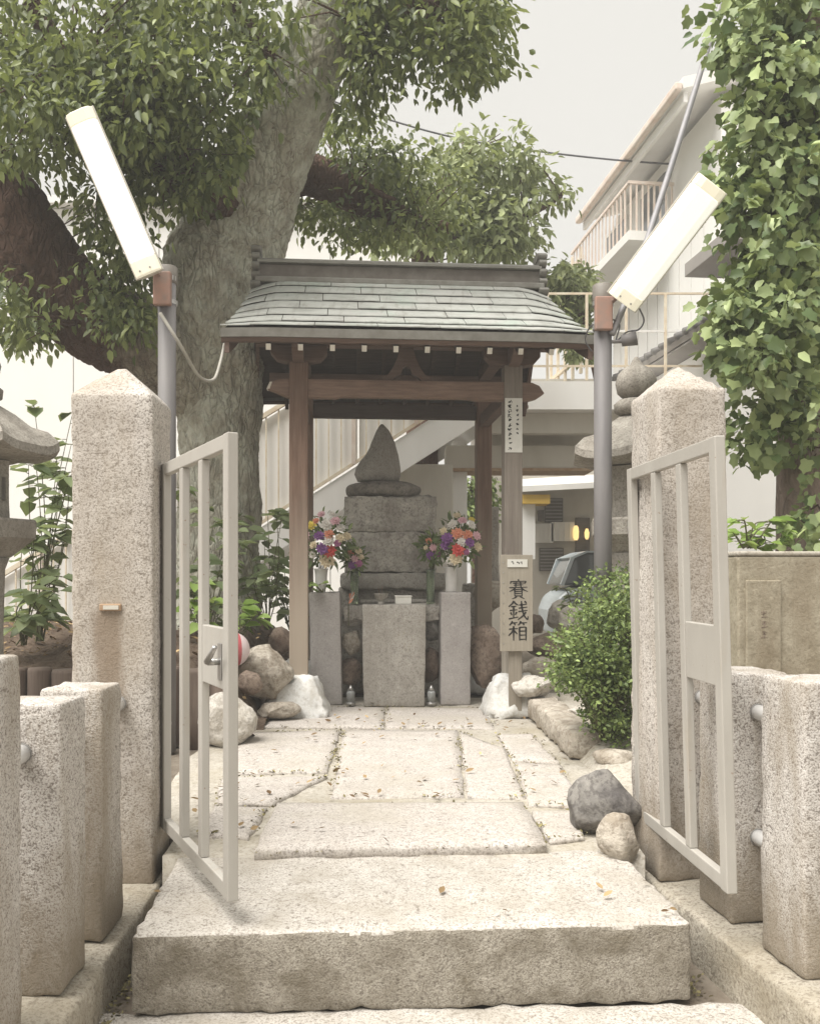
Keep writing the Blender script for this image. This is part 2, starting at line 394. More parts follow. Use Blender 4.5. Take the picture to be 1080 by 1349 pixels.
M['whitewash'] = granite('whitewash', (0.60, 0.595, 0.57), (0.70, 0.70, 0.68), (0.42, 0.39, 0.34), 30, 0.3, (0.45, 0.42, 0.36), 0.6, 6.0, 0.6, 0.01)
M['lantern_stone'] = granite('lantern_stone', (0.27, 0.25, 0.215), (0.38, 0.355, 0.31), (0.15, 0.13, 0.11), 70, 0.45, (0.17, 0.15, 0.125), 0.65, 3.4, 0.5, 0.01, True)
M['concrete_wall'] = granite('concrete_wall', (0.27, 0.235, 0.17), (0.38, 0.34, 0.26), (0.18, 0.15, 0.10), 60, 0.3, (0.17, 0.125, 0.075), 0.7, 2.6, 0.4, 0.008, True)
def gate_paint():
    m, nt, b, pos = begin('gate_paint', 0.45, 0.4)
    col = cr(nt, tex(nt, 'n', stretch(nt, pos, (1, 1, .3)), 6, 5), [(0.3, (0.44, 0.42, 0.38)), (0.7, (0.375, 0.355, 0.32))])
    chips = cr(nt, tex(nt, 'n', pos, 34, 5, 0.7), [(0.66, (0, 0, 0)), (0.70, (0.8,) * 3)])
    run = cr(nt, tex(nt, 'n', stretch(nt, pos, (1, 1, .12)), 18, 4), [(0.60, (0, 0, 0)), (0.78, (0.4,) * 3)])
    col = mixc(nt, run, col, (0.33, 0.27, 0.195)); col = mixc(nt, chips, col, (0.21, 0.13, 0.08))
    nt.links.new(col, b.inputs['Base Color']); bump(nt, b, tex(nt, 'n', pos, 45, 3), 0.12, 0.003)
    return m
M['gate_paint'] = gate_paint()
M['rust'] = plain('rust', (0.33, 0.21, 0.13), (0.42, 0.32, 0.22), 14, 0.85)
M['steel'] = plain('steel', (0.50, 0.49, 0.47), (0.40, 0.39, 0.38), 9, 0.35, 0.5, 0.8, b_amt=0.05)
M['pole_paint'] = plain('pole_paint', (0.125, 0.118, 0.12), (0.185, 0.175, 0.17), 8, 0.6, 0.4, b_amt=0.15, bscale=70, st=(1, 1, 0.15))
M['bracket'] = plain('bracket', (0.36, 0.21, 0.16), (0.27, 0.20, 0.17), 16, 0.7)
M['white_enamel'] = plain('white_enamel', (0.62, 0.60, 0.54), (0.54, 0.51, 0.44), 5, 0.4, 0.5, b_amt=0.04)
M['diffuser'] = glow('diffuser', (1.0, 0.965, 0.89), 0.26)
M['lamp_end'] = glow('lamp_end', (0.94, 0.88, 0.70), 0.20)
M['cable'] = plain('cable', (0.10, 0.10, 0.11), (0.14, 0.14, 0.15), 8, 0.5, b_amt=0)
M['pale_cable'] = plain('pale_cable', (0.46, 0.44, 0.39), None, 8, 0.5, b_amt=0)
M['conduit'] = plain('conduit', (0.25, 0.245, 0.26), (0.33, 0.32, 0.33), 8, 0.45, b_amt=0)
M['white_pipe'] = plain('white_pipe', (0.74, 0.74, 0.73), (0.68, 0.67, 0.65), 6, 0.35, 0.5, b_amt=0)
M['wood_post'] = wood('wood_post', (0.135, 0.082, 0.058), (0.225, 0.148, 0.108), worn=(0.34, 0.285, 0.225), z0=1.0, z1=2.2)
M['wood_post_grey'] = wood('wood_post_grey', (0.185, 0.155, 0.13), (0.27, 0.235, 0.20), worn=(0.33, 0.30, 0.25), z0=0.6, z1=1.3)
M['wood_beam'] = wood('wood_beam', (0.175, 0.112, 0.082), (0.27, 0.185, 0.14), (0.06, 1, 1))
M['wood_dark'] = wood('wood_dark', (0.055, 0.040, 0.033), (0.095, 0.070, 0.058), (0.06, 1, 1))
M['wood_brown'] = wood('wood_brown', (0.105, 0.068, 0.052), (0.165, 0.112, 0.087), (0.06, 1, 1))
M['rafter_end'] = plain('rafter_end', (0.66, 0.62, 0.54), None, 20, 0.8)
M['sign_wood'] = wood('sign_wood', (0.315, 0.28, 0.225), (0.385, 0.345, 0.28), (1, 1, 0.05))
M['stake_wood'] = wood('stake_wood', (0.235, 0.205, 0.165), (0.32, 0.285, 0.235), (1, 1, 0.05))
M['ink'] = plain('ink', (0.012, 0.011, 0.010), (0.03, 0.027, 0.025), 40, 0.7, b_amt=0)
M['paper'] = plain('paper', (0.70, 0.69, 0.64), (0.62, 0.605, 0.55), 12, 0.9, b_amt=0.05)
def copper():
    m, nt, b, pos = begin('copper_patina', 0.62, 0.35)
    a = cr(nt, tex(nt, 'n', pos, 5, 6, 0.65), [(0.28, (0.26, 0.265, 0.24)), (0.5, (0.37, 0.38, 0.35)), (0.75, (0.44, 0.455, 0.425))])
    oi = nt.nodes.new('ShaderNodeObjectInfo')
    a = mixc(nt, cr(nt, oi.outputs['Random'], [(0, (0, 0, 0)), (1, (0.55,) * 3)]), a, (0.40, 0.395, 0.375))
    g = cr(nt, tex(nt, 'n', pos, 2.2, 5, 0.6), [(0.54, (0, 0, 0)), (0.74, (0.5,) * 3)])
    a = mixc(nt, g, a, (0.29, 0.385, 0.325))
    st = cr(nt, tex(nt, 'n', stretch(nt, pos, (1, .15, .15)), 22, 4), [(0.55, (0, 0, 0)), (0.75, (0.5,) * 3)])
    a = mixc(nt, st, a, (0.17, 0.155, 0.13))
    nt.links.new(a, b.inputs['Base Color']); bump(nt, b, tex(nt, 'n', pos, 9, 3), 0.12, 0.006)
    return m
M['copper'] = copper()
M['copper_brown'] = plain('copper_brown', (0.135, 0.115, 0.10), (0.215, 0.20, 0.175), 7, 0.6, 0.35, b_amt=0.15, bscale=30)
M['copper_edge'] = plain('copper_edge', (0.17, 0.16, 0.14), (0.255, 0.25, 0.225), 9, 0.65, 0.3, b_amt=0.2, bscale=30)
M['soil'] = plain('soil', (0.075, 0.052, 0.038), (0.15, 0.115, 0.085), 14, 0.95, 0.1, b_amt=0.9, b_dist=0.03, bscale=26)
M['log'] = wood('log', (0.14, 0.105, 0.085), (0.22, 0.17, 0.135))
M['wall_white'] = plain('wall_white', (0.80, 0.79, 0.76), (0.76, 0.75, 0.72), 1.2, 0.7, b_amt=0.05, st=(1, 1, 0.3))
M['clad_white'] = plain('clad_white', (0.84, 0.83, 0.80), (0.80, 0.79, 0.76), 1.0, 0.6, b_amt=0.03, st=(1, 1, 0.2))
M['beige_concrete'] = plain('beige_concrete', (0.56, 0.53, 0.47), (0.46, 0.43, 0.37), 2.5, 0.85, b_amt=0.2, bscale=40, st=(1, 1, 0.4))
M['bridge_paint'] = plain('bridge_paint', (0.80, 0.79, 0.76), (0.72, 0.70, 0.66), 2.0, 0.6, b_amt=0.05, st=(1, 1, 0.4))
M['rail_yellow'] = plain('rail_yellow', (0.72, 0.66, 0.53), (0.60, 0.48, 0.34), 9, 0.7, b_amt=0.1)
M['pink_rust'] = plain('pink_rust', (0.62, 0.50, 0.42), (0.72, 0.65, 0.58), 6, 0.7, b_amt=0.1)
M['roof_tile'] = plain('roof_tile', (0.15, 0.145, 0.14), (0.22, 0.21, 0.20), 6, 0.6)
M['soffit'] = plain('soffit', (0.27, 0.25, 0.235), (0.33, 0.31, 0.29), 3, 0.8)
M['shutter'] = plain('shutter', (0.10, 0.09, 0.08), (0.15, 0.135, 0.12), 6, 0.6, st=(1, 1, 8))
M['yellow'] = plain('yellow', (0.62, 0.42, 0.08), (0.55, 0.36, 0.08), 4, 0.6, b_amt=0)
M['warm_glow'] = glow('warm_glow', (1.0, 0.70, 0.28), 0.5)
M['car_paint'] = plain('car_paint', (0.60, 0.67, 0.70), (0.58, 0.65, 0.68), 2, 0.25, 0.6, b_amt=0)
M['car_glass'] = glassy('car_glass', (0.16, 0.175, 0.18), 0.06)
M['window_glass'] = glassy('window_glass', (0.16, 0.17, 0.18), 0.08)
M['tyre'] = plain('tyre', (0.02, 0.02, 0.02), None, 10, 0.8)
M['ground'] = plain('ground', (0.13, 0.105, 0.08), (0.24, 0.21, 0.17), 9, 0.95, 0.1, b_amt=0.5, b_dist=0.01, bscale=50)
M['bark_pale'] = bark('bark_pale', (0.31, 0.275, 0.215), (0.52, 0.49, 0.40), (0.09, 0.068, 0.05), (0.66, 0.67, 0.57), 0.85, 8)
M['bark_red'] = bark('bark_red', (0.085, 0.052, 0.038), (0.15, 0.095, 0.07), (0.03, 0.02, 0.016), None, 0, 9)
M['bark_limb'] = bark('bark_limb', (0.085, 0.052, 0.038), (0.15, 0.095, 0.07), (0.03, 0.02, 0.016), None, 0, 9, grey=(-2.75, -2.1))
M['bark_pink'] = bark('bark_pink', (0.22, 0.17, 0.14), (0.31, 0.25, 0.21), (0.10, 0.07, 0.055), None, 0, 9)
M['leaf_camphor'] = leafy('leaf_camphor', (0.050, 0.078, 0.026), (0.235, 0.275, 0.105), 0.40, 0.42)
M['leaf_far'] = leafy('leaf_far', (0.12, 0.15, 0.06), (0.32, 0.36, 0.18), 0.5, 0.35)
M['leaf_ivy'] = leafy('leaf_ivy', (0.07, 0.12, 0.04), (0.33, 0.40, 0.18), 0.5, 0.3)
M['leaf_box'] = leafy('leaf_box', (0.045, 0.08, 0.022), (0.23, 0.30, 0.10), 0.45, 0.25)
M['leaf_shrub'] = leafy('leaf_shrub', (0.08, 0.12, 0.045), (0.24, 0.30, 0.14), 0.4, 0.35)
M['leaf_lime'] = leafy('leaf_lime', (0.16, 0.26, 0.05), (0.30, 0.42, 0.12), 0.45, 0.35)
M['stem'] = plain('stem', (0.12, 0.12, 0.06), None, 10, 0.8, b_amt=0)
M['litter'] = leafy('litter', (0.10, 0.06, 0.03), (0.36, 0.26, 0.14), 0.8, 0.0, 0.1)
for nm, c in (('white', (0.72, 0.68, 0.62)), ('cream', (0.70, 0.60, 0.42)), ('purple', (0.24, 0.10, 0.28)), ('magenta', (0.40, 0.15, 0.28)),
              ('red', (0.60, 0.10, 0.085)), ('salmon', (0.70, 0.30, 0.19)), ('yellow', (0.74, 0.60, 0.12)), ('pink', (0.70, 0.45, 0.48))):
    M['petal_' + nm] = plain('petal_' + nm, c, tuple(x * 0.85 for x in c), 60, 0.7, b_amt=0)
M['vase'] = plain('vase', (0.60, 0.585, 0.56), (0.52, 0.505, 0.48), 20, 0.4, 0.5, b_amt=0.05)
M['green_glass'] = glassy('green_glass', (0.62, 0.74, 0.52), 0.08, 0.15)
M['clear_glass'] = glassy('clear_glass', (0.85, 0.87, 0.86), 0.05, 0.3)
M['red_plastic'] = plain('red_plastic', (0.50, 0.12, 0.13), None, 10, 0.45, b_amt=0)
M['pink_plastic'] = plain('pink_plastic', (0.72, 0.62, 0.61), (0.68, 0.55, 0.55), 10, 0.45, b_amt=0)
# ================================================================ THE SETTING
rnd = random.Random(7)
MB().prism([(-90, -40, -0.004), (90, -40, -0.004), (90, 140, -0.004), (-90, 140, -0.004)], (0, 0, -0.3)).build('ground', M['ground'])['kind'] = 'structure'
pg = MB()
pg.prism([(-9, 3.95, -0.1), (9, 3.95, -0.1), (9, 60, -0.1), (-9, 60, -0.1)], (0, 0, 0.36))
tag(pg.build('precinct_ground', M['ground']), kind='structure')

# path: mortar bed with granite slabs in it
path = MB()
outline = [(-1.03, 3.45), (0.99, 3.50), (0.97, 3.95), (1.02, 5.2), (0.92, 7.2), (0.72, 8.3), (-0.95, 8.3), (-1.12, 7.0), (-1.25, 5.6), (-1.2, 4.2)]
gx, gy = 44, 90; vv = []; ff = []
for j in range(gy + 1):
    y = 3.66 + (8.3 - 3.66) * j / gy
    def xat(a, b):
        for (x0, y0), (x1, y1) in zip(a, a[1:]):
            if min(y0, y1) - 1e-6 <= y <= max(y0, y1) + 1e-6 and abs(y1 - y0) > 1e-6: return x0 + (x1 - x0) * (y - y0) / (y1 - y0)
        return b
    xl = xat([(-0.98, 3.4), (-1.0, 3.95), (-1.12, 4.05), (-1.25, 4.6), (-1.35, 5.6), (-1.3, 7.0), (-1.1, 8.4)], -1.1)
    xr = xat([(0.93, 3.4), (0.95, 3.95), (1.04, 5.2), (0.94, 7.2), (0.72, 8.4)], 0.9)
    for i in range(gx + 1):
        x = xl + (xr - xl) * i / gx
        z = 0.2745 + 0.0095 * min(1, (y - 3.66) / 0.8) + 0.006 * noise.fractal(Vector((x * 5, y * 5, 0)), 1, 2, 4)
        vv.append((x, y, z))
for j in range(gy):
    for i in range(gx):
        a = j * (gx + 1) + i; ff.append((a, a + 1, a + gx + 2, a + gx + 1))
fr = len(vv)                                            # the bed's front edge runs down behind the step
vv += [(vv[i][0], vv[i][1], 0.05) for i in range(gx + 1)]
ff += [(fr + i, fr + i + 1, i + 1, i) for i in range(gx)]
path.add(vv, ff)
path_o = tag(path.build('path', M['mortar'], smooth=True), kind='structure')

EDGES = []
def slab(px, z, thick, seed, mat, name='paving_slab', flat=0.004, label=None):
    """an uneven paving slab from its corner points, arrises worn round"""
    c = [G(u, v, z) for u, v in px]
    n = 14; bm = bmesh.new()
    a, b, c2, d = c[:4]
    grid = [[(a.lerp(b, i / n)).lerp(d.lerp(c2, i / n), j / n) for i in range(n + 1)] for j in range(n + 1)]
    def jit(p, e):
        q = p.copy()
        if e: q += Vector((noise.noise(p * 9 + Vector((seed, 0, 0))), noise.noise(p * 9 + Vector((0, seed, 5))), 0)) * 0.014
        q.z += flat * noise.fractal(p * 5 + Vector((seed, 0, 0)), 1, 2, 4) - (0.007 if e else 0)
        return q
    V = [[bm.verts.new(jit(grid[j][i], i in (0, n) or j in (0, n))) for i in range(n + 1)] for j in range(n + 1)]
    for j in range(n):
        for i in range(n): bm.faces.new((V[j][i], V[j][i + 1], V[j + 1][i + 1], V[j + 1][i]))
    rim = [V[0][i] for i in range(n)] + [V[j][n] for j in range(n)] + [V[n][n - i] for i in range(n)] + [V[n - j][0] for j in range(n)]
    low = []
    mid = []
    ctr = sum((v.co for v in rim), Vector()) / len(rim)
    for k, v in enumerate(rim):
        o = (v.co - ctr); o.z = 0; o.normalize()
        mid.append(bm.verts.new(v.co + o * (0.007 + 0.006 * noise.noise(v.co * 20)) + Vector((0, 0, -0.012))))
        low.append(bm.verts.new(v.co + o * (0.002 + 0.010 * noise.noise(v.co * 17)) + Vector((0, 0, -thick))))
    k = len(rim)
    for i in range(k):
        bm.faces.new((rim[i], mid[i], mid[(i + 1) % k], rim[(i + 1) % k])[::-1])
        bm.faces.new((mid[i], low[i], low[(i + 1) % k], mid[(i + 1) % k])[::-1])
    bm.faces.new(low)
    bmesh.ops.recalc_face_normals(bm, faces=bm.faces)
    me = bpy.data.meshes.new(name); bm.to_mesh(me); bm.free(); me.materials.append(mat)
    me.polygons.foreach_set('use_smooth', [True] * len(me.polygons))
    EDGES.append(c)
    o = link(name, me, path_o)
    if label: o['label'] = label
    return o
slab([(336, 1116), (720, 1109), (688, 1055), (366, 1056)], 0.322, 0.06, 1, M['slab_granite'], 'doorstep_slab', label='raised granite slab across the path just behind the step')
for k, q in enumerate([[(437, 1049), (611, 1047), (603, 961), (453, 960)], [(296, 1017), (431, 1015), (448, 961), (322, 964)], [(284, 1056), (358, 1056), (430, 1021), (294, 1023)],
                       [(616, 1047), (691, 1050), (664, 985), (607, 963)], [(699, 1058), (766, 1060), (738, 1006), (677, 1003)], [(675, 999), (735, 1002), (700, 966), (655, 966)],
                       [(262, 1096), (326, 1100), (352, 1062), (284, 1060)], [(700, 1066), (722, 1104), (770, 1100), (756, 1066)], [(345, 956), (505, 957), (506, 931), (366, 930)], [(509, 957), (652, 958), (636, 932), (510, 931)]]):
    slab(q, 0.302 + 0.003 * (k % 3), 0.03, 2 + k, M['slab_granite'])

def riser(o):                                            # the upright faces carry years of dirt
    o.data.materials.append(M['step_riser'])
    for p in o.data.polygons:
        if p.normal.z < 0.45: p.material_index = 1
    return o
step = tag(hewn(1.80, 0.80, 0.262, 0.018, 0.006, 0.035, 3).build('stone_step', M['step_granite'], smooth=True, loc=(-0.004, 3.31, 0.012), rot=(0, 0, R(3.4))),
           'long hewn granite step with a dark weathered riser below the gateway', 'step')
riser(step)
tag(hewn(2.35, 1.3, 0.12, 0.02, 0.006, 0.06, 4).build('paving_slab', M['step_granite'], smooth=True, loc=(0.08, 2.30, -0.105), rot=(0, 0, R(2.2))),
    'flat stone at the very bottom of the picture below the step', 'slab')

# right planting bed behind the edging stone
def patch(name, x0, x1, y0, y1, zf, mat, n=40):
    v, f = [], []
    for j in range(n + 1):
        for i in range(n + 1):
            x = x0 + (x1 - x0) * i / n; y = y0 + (y1 - y0) * j / n; v.append((x, y, zf(x, y)))
    for j in range(n):
        for i in range(n):
            a = j * (n + 1) + i; f.append((a, a + 1, a + n + 2, a + n + 1))
    return tag(MB().add(v, f).build(name, mat, smooth=True), kind='structure')
def rough(x, y, s=3.0): return noise.fractal(Vector((x * s, y * s, 1.7)), 1, 2, 4)
patch('right_bed', 0.98, 3.4, 4.2, 9.5, lambda x, y: 0.24 + min(1, max(0, (x - 0.98) / 0.14)) * min(1, max(0, (y - 4.2) / 0.4)) * (0.05 + 0.12 * min(1, max(0, (y - 4.7) / 0.9)) + 0.03 * rough(x, y)), M['mortar'])
patch('left_bed', -5.5, -1.05, 6.08, 9.6, lambda x, y: 0.30 + (0.50 + 0.10 * min(1, (y - 6.08) / 1.2)) * min(1, max(0, (-1.12 - x) / 0.35)) * (1 if y > 6.2 else 0.9) + 0.06 * rough(x, y, 4), M['soil'], 60)

# ================================================================ STONE FENCES AND PILLARS
def cap(h, top):                                        # round the top of a post over
    def f(p):
        if p.z > h - 0.03: p = Vector((p.x * 0.975, p.y * 0.975, p.z))
        return p
    return f
def fence(label, loc, rz, posts, kerb, pipes, sx):
    t = thing('stone_fence', label, 'fence', loc, rz)
    kx, ky, kw, kl = kerb
    k = hewn(kw, kl, 0.17 + 0.12, 0.02, 0.007, 0.06, 11 + sx).build('kerb', M['kerb_stone'], t, True, loc=(kx, ky, -0.12))
    for i, (x, y, w, d, h) in enumerate(posts):
        hewn(w, d, h, 0.014, 0.0028, 0.035, 20 + i + 9 * sx, top=cap(h, 0)).build('post', M['post_granite'], t, True, loc=(x, y, 0.168), rot=(0, 0, R(rnd.uniform(-1.5, 1.5))))
    for (x, y0, y1, z) in pipes:
        p = MB().tube([(x, y0, z), (x, y1, z)], 0.027, 14).build('pipe', M['white_pipe'], t, True)
        for yy in (y0, y1): MB().lathe([(0.031, -0.003), (0.031, 0.003)], 14).build('collar', M['steel'], p, loc=(x, yy, z), rot=(R(90), 0, 0))
    return t
# left row: the inner faces of the posts stand at x = -1.04
fence('left stone fence of three granite posts on a kerb beside the step', (-1.04, 3.6, 0), R(2.0),
      [(-0.11, -0.43, 0.215, 0.23, 0.85), (-0.11, -0.83, 0.215, 0.215, 0.855), (-0.15, -1.235, 0.22, 0.20, 1.02)],
      (-0.15, -0.75, 0.40, 2.5), [(-0.11, -0.72, -0.545, 0.89), (-0.12, -1.135, -0.94, 0.88), (-0.11, -0.31, 0.02, 0.89)], 0)
fence('right stone fence of granite posts joined by white pipes beside the step', (1.0, 3.6, 0), R(8.0),
      [(0.185, -0.27, 0.225, 0.27, 0.885), (0.185, -0.73, 0.235, 0.26, 0.905)],
      (0.16, -0.75, 0.36, 2.5), [(0.17, -0.60, -0.405, 0.915), (0.17, -0.60, -0.405, 0.475), (0.17, -0.135, 0.03, 0.91)], 1)

def pillar(label, loc, rz, w, d, hs, hp, seed):
    t = thing('gate_pillar', label, 'pillar', loc, rz, 'granite pillars either side of the gateway')
    def top(p):                                         # the head is dressed to a shallow pyramid
        if p.z > hs - 0.016:
            q = 1 - max(abs(p.x) / (w / 2), abs(p.y) / (d / 2))
            p = Vector((p.x, p.y, p.z + (hp - hs) * max(0, q)))
        return p
    sh = hewn(w, d, hs, 0.012, 0.0035, 0.033, seed, top=top).build('shaft', M['pillar_granite_left' if loc[0] < 0 else 'pillar_granite'], t, True)
    return t, sh
lp, lps = pillar('left granite gate pillar with a pointed top and a chipped iron socket', (-1.187, 3.79, 0.165), R(2.5), 0.325, 0.33, 1.95, 2.10, 31)
rp, rps = pillar('right granite gate pillar with a pointed top behind the open gate leaf', (1.12, 3.84, 0.165), R(6.5), 0.288, 0.32, 1.985, 2.115, 32)
# iron socket and the stain below it on the left pillar
sk = MB().box((0, -0.165, 0), (0.085, 0.02, 0.028)).build('iron_socket', M['rust'], lp, bevel=0.004, loc=(-0.005, 0, 1.105))
MB().box((0, 0, 0), (0.060, 0.006, 0.016)).build('socket_plate', M['white_enamel'], sk, loc=(0.004, -0.177, 0))
m, nt, b, pos = begin('drip_stain', 0.9)
nt.links.new(cr(nt, tex(nt, 'n', stretch(nt, pos, (1, 1, 0.3)), 22, 4), [(0.3, (0.33, 0.27, 0.21)), (0.7, (0.42, 0.37, 0.31))]), b.inputs['Base Color'])
for zz in (1.35, 0.62): MB().tube([(0.16, -0.02, zz), (0.20, -0.02, zz)], 0.011, 10).build('hinge_pin', M['steel'], lp, True)

# ================================================================ GATE LEAVES
def gate(label, hinge, free, zb, h, lean, side):
    hx, hy = hinge; fx, fy = free
    L = math.hypot(fx - hx, fy - hy); rz = math.atan2(fy - hy, fx - hx)
    t = thing('gate_leaf', label, 'gate', (hx, hy, zb), rz, 'pair of beige steel gate leaves')
    t.rotation_mode = 'XYZ'; t.rotation_euler = (lean, 0, rz)
    w, d = 0.050, 0.032
    mat = M['gate_paint']
    def tubebar(nm, x, z0, z1, ww=w, dd=d): return MB().box((x, 0, (z0 + z1) / 2), (ww, dd, z1 - z0)).build(nm, mat, t, bevel=0.004)
    tubebar('hinge_stile', w / 2, 0, h); tubebar('lock_stile', L - w / 2, 0, h, 0.055, 0.036)
    for x in (L * 0.345, L * 0.635): tubebar('bar', x, w + 0.0005, h - w - 0.0005, 0.048, 0.030)
    for nm, z in (('bottom_rail', w / 2), ('top_rail', h - w / 2)):
        MB().box((L / 2, 0, z), (L - 2 * w - 0.006, d - 0.003, w)).build(nm, mat, t, bevel=0.004)
    pz = 0.67
    x0, x1 = L * 0.635 + 0.026, L - w - 0.006
    pl = MB().box(((x0 + x1) / 2, 0, pz + 0.10), (x1 - x0, 0.024, 0.20)).build('lock_plate', mat, t, bevel=0.003)
    s = -1 if side < 0 else 1
    if side < 0: MB().tube([(L - 0.10, s * 0.012, pz + 0.09), (L - 0.10, s * 0.055, pz + 0.09)], 0.012, 12).tube([(L - 0.105, s * 0.055, pz + 0.09), (L - 0.0, s * 0.058, pz + 0.145)], [0.011, 0.008], 12).build('lever_handle', M['steel'], pl, True)
    if side < 0: MB().box((L - 0.10, s * 0.0145, pz + 0.09), (0.04, 0.004, 0.12)).build('escutcheon', M['steel'], pl, bevel=0.002)
    for z in (0.23, 1.20): MB().tube([(-0.012, 0, z), (-0.012, 0, z + 0.07)], 0.013, 10).build('hinge', M['steel'], t, True)
    return t
gate('left open gate leaf of beige steel bars with a lever handle', (-1.012, 3.78), (-0.565, 2.92), 0.355, 1.50, 0.0, -1)
gate('right open gate leaf of beige steel bars with a blank lock plate', (0.985, 3.93), (1.045, 2.97), 0.362, 1.49, R(1.6), 1)

# ================================================================ SHRINE PAVILION
PV = thing('shrine_pavilion', 'small open wooden shrine pavilion with grey green copper roof over the stone monument', 'pavilion', (-0.085, 7.97, 0.30), R(4.5))
ZP = 0.30
hx, hy = 0.845, 0.72
def lz(z): return z - ZP
ftops = {}
for sx in (-1, 1):
    for sy in (-1, 1):
        front = sy < 0
        w = 0.145
        mat = M['wood_post'] if sx < 0 or not front else M['wood_post_grey']
        z0 = 0.31
        MB().box((sx * hx, sy * hy, (z0 + lz(3.06)) / 2), (w, w, lz(3.06) - z0)).build('post', mat, PV, bevel=0.008)
        # whitewashed footing stone under each post
        ft = hewn(0.47, 0.46, 0.34, 0.045, 0.022, 0.045, 40 + sx * 2 + sy, top=lambda p: Vector((p.x * (1.15 - 1.35 * p.z), p.y * (1.1 - 1.2 * p.z), p.z)))
        ft.build('footing_stone', M['whitewash'], PV, True, loc=(sx * hx + sx * 0.02, sy * hy - 0.02, -0.03))
        # boat-shaped bracket on the post head
        q = [(-0.22, 0.13), (0.22, 0.13), (0.22, 0.07), (0.17, 0.015), (0.10, 0), (-0.10, 0), (-0.17, 0.015), (-0.22, 0.07)]
        MB().prism([(sx * hx + a, sy * hy - 0.06, lz(3.061) + b_) for a, b_ in q], (0, 0.12, 0)).build('bracket', M['wood_brown'], PV, bevel=0.006)
# purlins along the front and back, carrying the rafters
for sy in (-1, 1):
    MB().box((0, sy * hy, lz(3.24)), (2.36, 0.10, 0.095)).build('purlin', M['wood_brown'], PV, bevel=0.006)
# tie beams: the front one has shaped ends
fe = [(-1.09, 0.065), (-1.065, 0.115), (-1.0, 0.14), (-0.92, 0.145), (1.0, 0.145), (1.06, 0.12), (1.10, 0.06), (1.04, 0.02), (0.97, 0.0), (0.55, 0.0), (0.52, 0.012), (-0.52, 0.012), (-0.55, 0.0), (-0.93, 0.0), (-1.0, 0.03)]
tb = MB().prism([(a, -hy - 0.045, lz(2.785) + b_) for a, b_ in fe], (0, 0.09, 0)).build('tie_beam', M['wood_beam'], PV, bevel=0.006)
MB().prism([(-1.094, -hy - 0.046, lz(2.785) + 0.063), (-1.069, -hy - 0.046, lz(2.785) + 0.118), (-1.05, -hy - 0.046, lz(2.785) + 0.118), (-1.07, -hy - 0.046, lz(2.785) + 0.063)], (0, 0.092, 0)).build('painted_end', M['rafter_end'], tb)
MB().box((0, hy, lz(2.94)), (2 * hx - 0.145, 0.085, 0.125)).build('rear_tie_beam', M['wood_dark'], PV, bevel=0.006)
for sx in (-1, 1):
    MB().box((sx * hx, 0, lz(2.86)), (0.085, 2 * hy - 0.145, 0.12)).build('side_tie_beam', M['wood_brown'], PV, bevel=0.006)
    MB().box((sx * hx, 0, lz(3.29)), (0.11, 2 * hy - 0.11, 0.095)).build('cross_beam', M['wood_brown'], PV, bevel=0.006)
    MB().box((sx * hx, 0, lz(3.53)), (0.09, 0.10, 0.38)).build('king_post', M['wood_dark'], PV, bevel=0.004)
    # curved brace in front of the post heads
    br = [(-0.20, 0.0), (-0.16, -0.08), (-0.06, -0.13), (0.046, -0.14), (0.046, 0.0)]
    MB().prism([(sx * hx - 0.045, -hy - 0.12 + a, lz(3.185) + b_) for a, b_ in br], (0.09, 0, 0)).build('brace', M['wood_brown'], PV, bevel=0.005)
# frog-leg strut over the middle of the front beam
fl = [(-0.20, 0), (-0.195, 0.03), (-0.15, 0.045), (-0.11, 0.10), (-0.075, 0.175), (-0.05, 0.262), (0.05, 0.262), (0.075, 0.175), (0.11, 0.10), (0.15, 0.045), (0.195, 0.03), (0.20, 0), (0.12, 0), (0.09, 0.03), (0.045, 0.05), (0.03, 0.10), (0, 0.115), (-0.03, 0.10), (-0.045, 0.05), (-0.09, 0.03), (-0.12, 0)]
MB().prism([(a, -hy - 0.03, lz(2.931) + b_) for a, b_ in fl], (0, 0.06, 0)).build('frog_leg_strut', M['wood_brown'], PV)
# roof planes
Z_R, Z_E, Y_R, Y_E = lz(3.915), lz(3.195), 0.09, 1.27
def roof_pt(x, s, side, up=0.0):
    y = side * (Y_R + (Y_E - Y_R) * s)
    z = Z_E + (Z_R - Z_E) * max(0.0, 1 - s) ** 1.13
    ax = abs(x)
    if ax > 1.0: z -= (0.006 + 0.08 * max(0.0, 1 - s)) * ((ax - 1.0) / 0.28) ** 1.5
    return Vector((x, y, z + up))
HWT, HWB = 1.265, 1.385
def hw(s): return HWT + (HWB - HWT) * s
roofboards = MB()
for side in (-1, 1):
    n, k = 30, 10; v, f = [], []
    for dz in (-0.012, -0.05):
        for j in range(k + 1):
            s = j / k * 0.985
            for i in range(n + 1): v.append(roof_pt(-hw(s) * 0.995 + 2 * hw(s) * 0.995 * i / n, s, side, dz))
    m_ = (n + 1) * (k + 1)
    for j in range(k):
        for i in range(n):
            a = j * (n + 1) + i
            f.append((a, a + 1, a + n + 2, a + n + 1)); f.append((a + m_, a + n + 1 + m_, a + n + 2 + m_, a + 1 + m_))
    for j in range(k):
        for a in (j * (n + 1), j * (n + 1) + n): f.append((a, a + n + 1, a + n + 1 + m_, a + m_))
    for i in range(n): f.append((k * (n + 1) + i, k * (n + 1) + i + 1, k * (n + 1) + i + 1 + m_, k * (n + 1) + i + m_))
    roofboards.add(v, f)
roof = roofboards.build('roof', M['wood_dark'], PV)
ROWS = [0.0, 0.125, 0.265, 0.41, 0.56, 0.705, 0.85, 1.0]
r2 = random.Random(12)
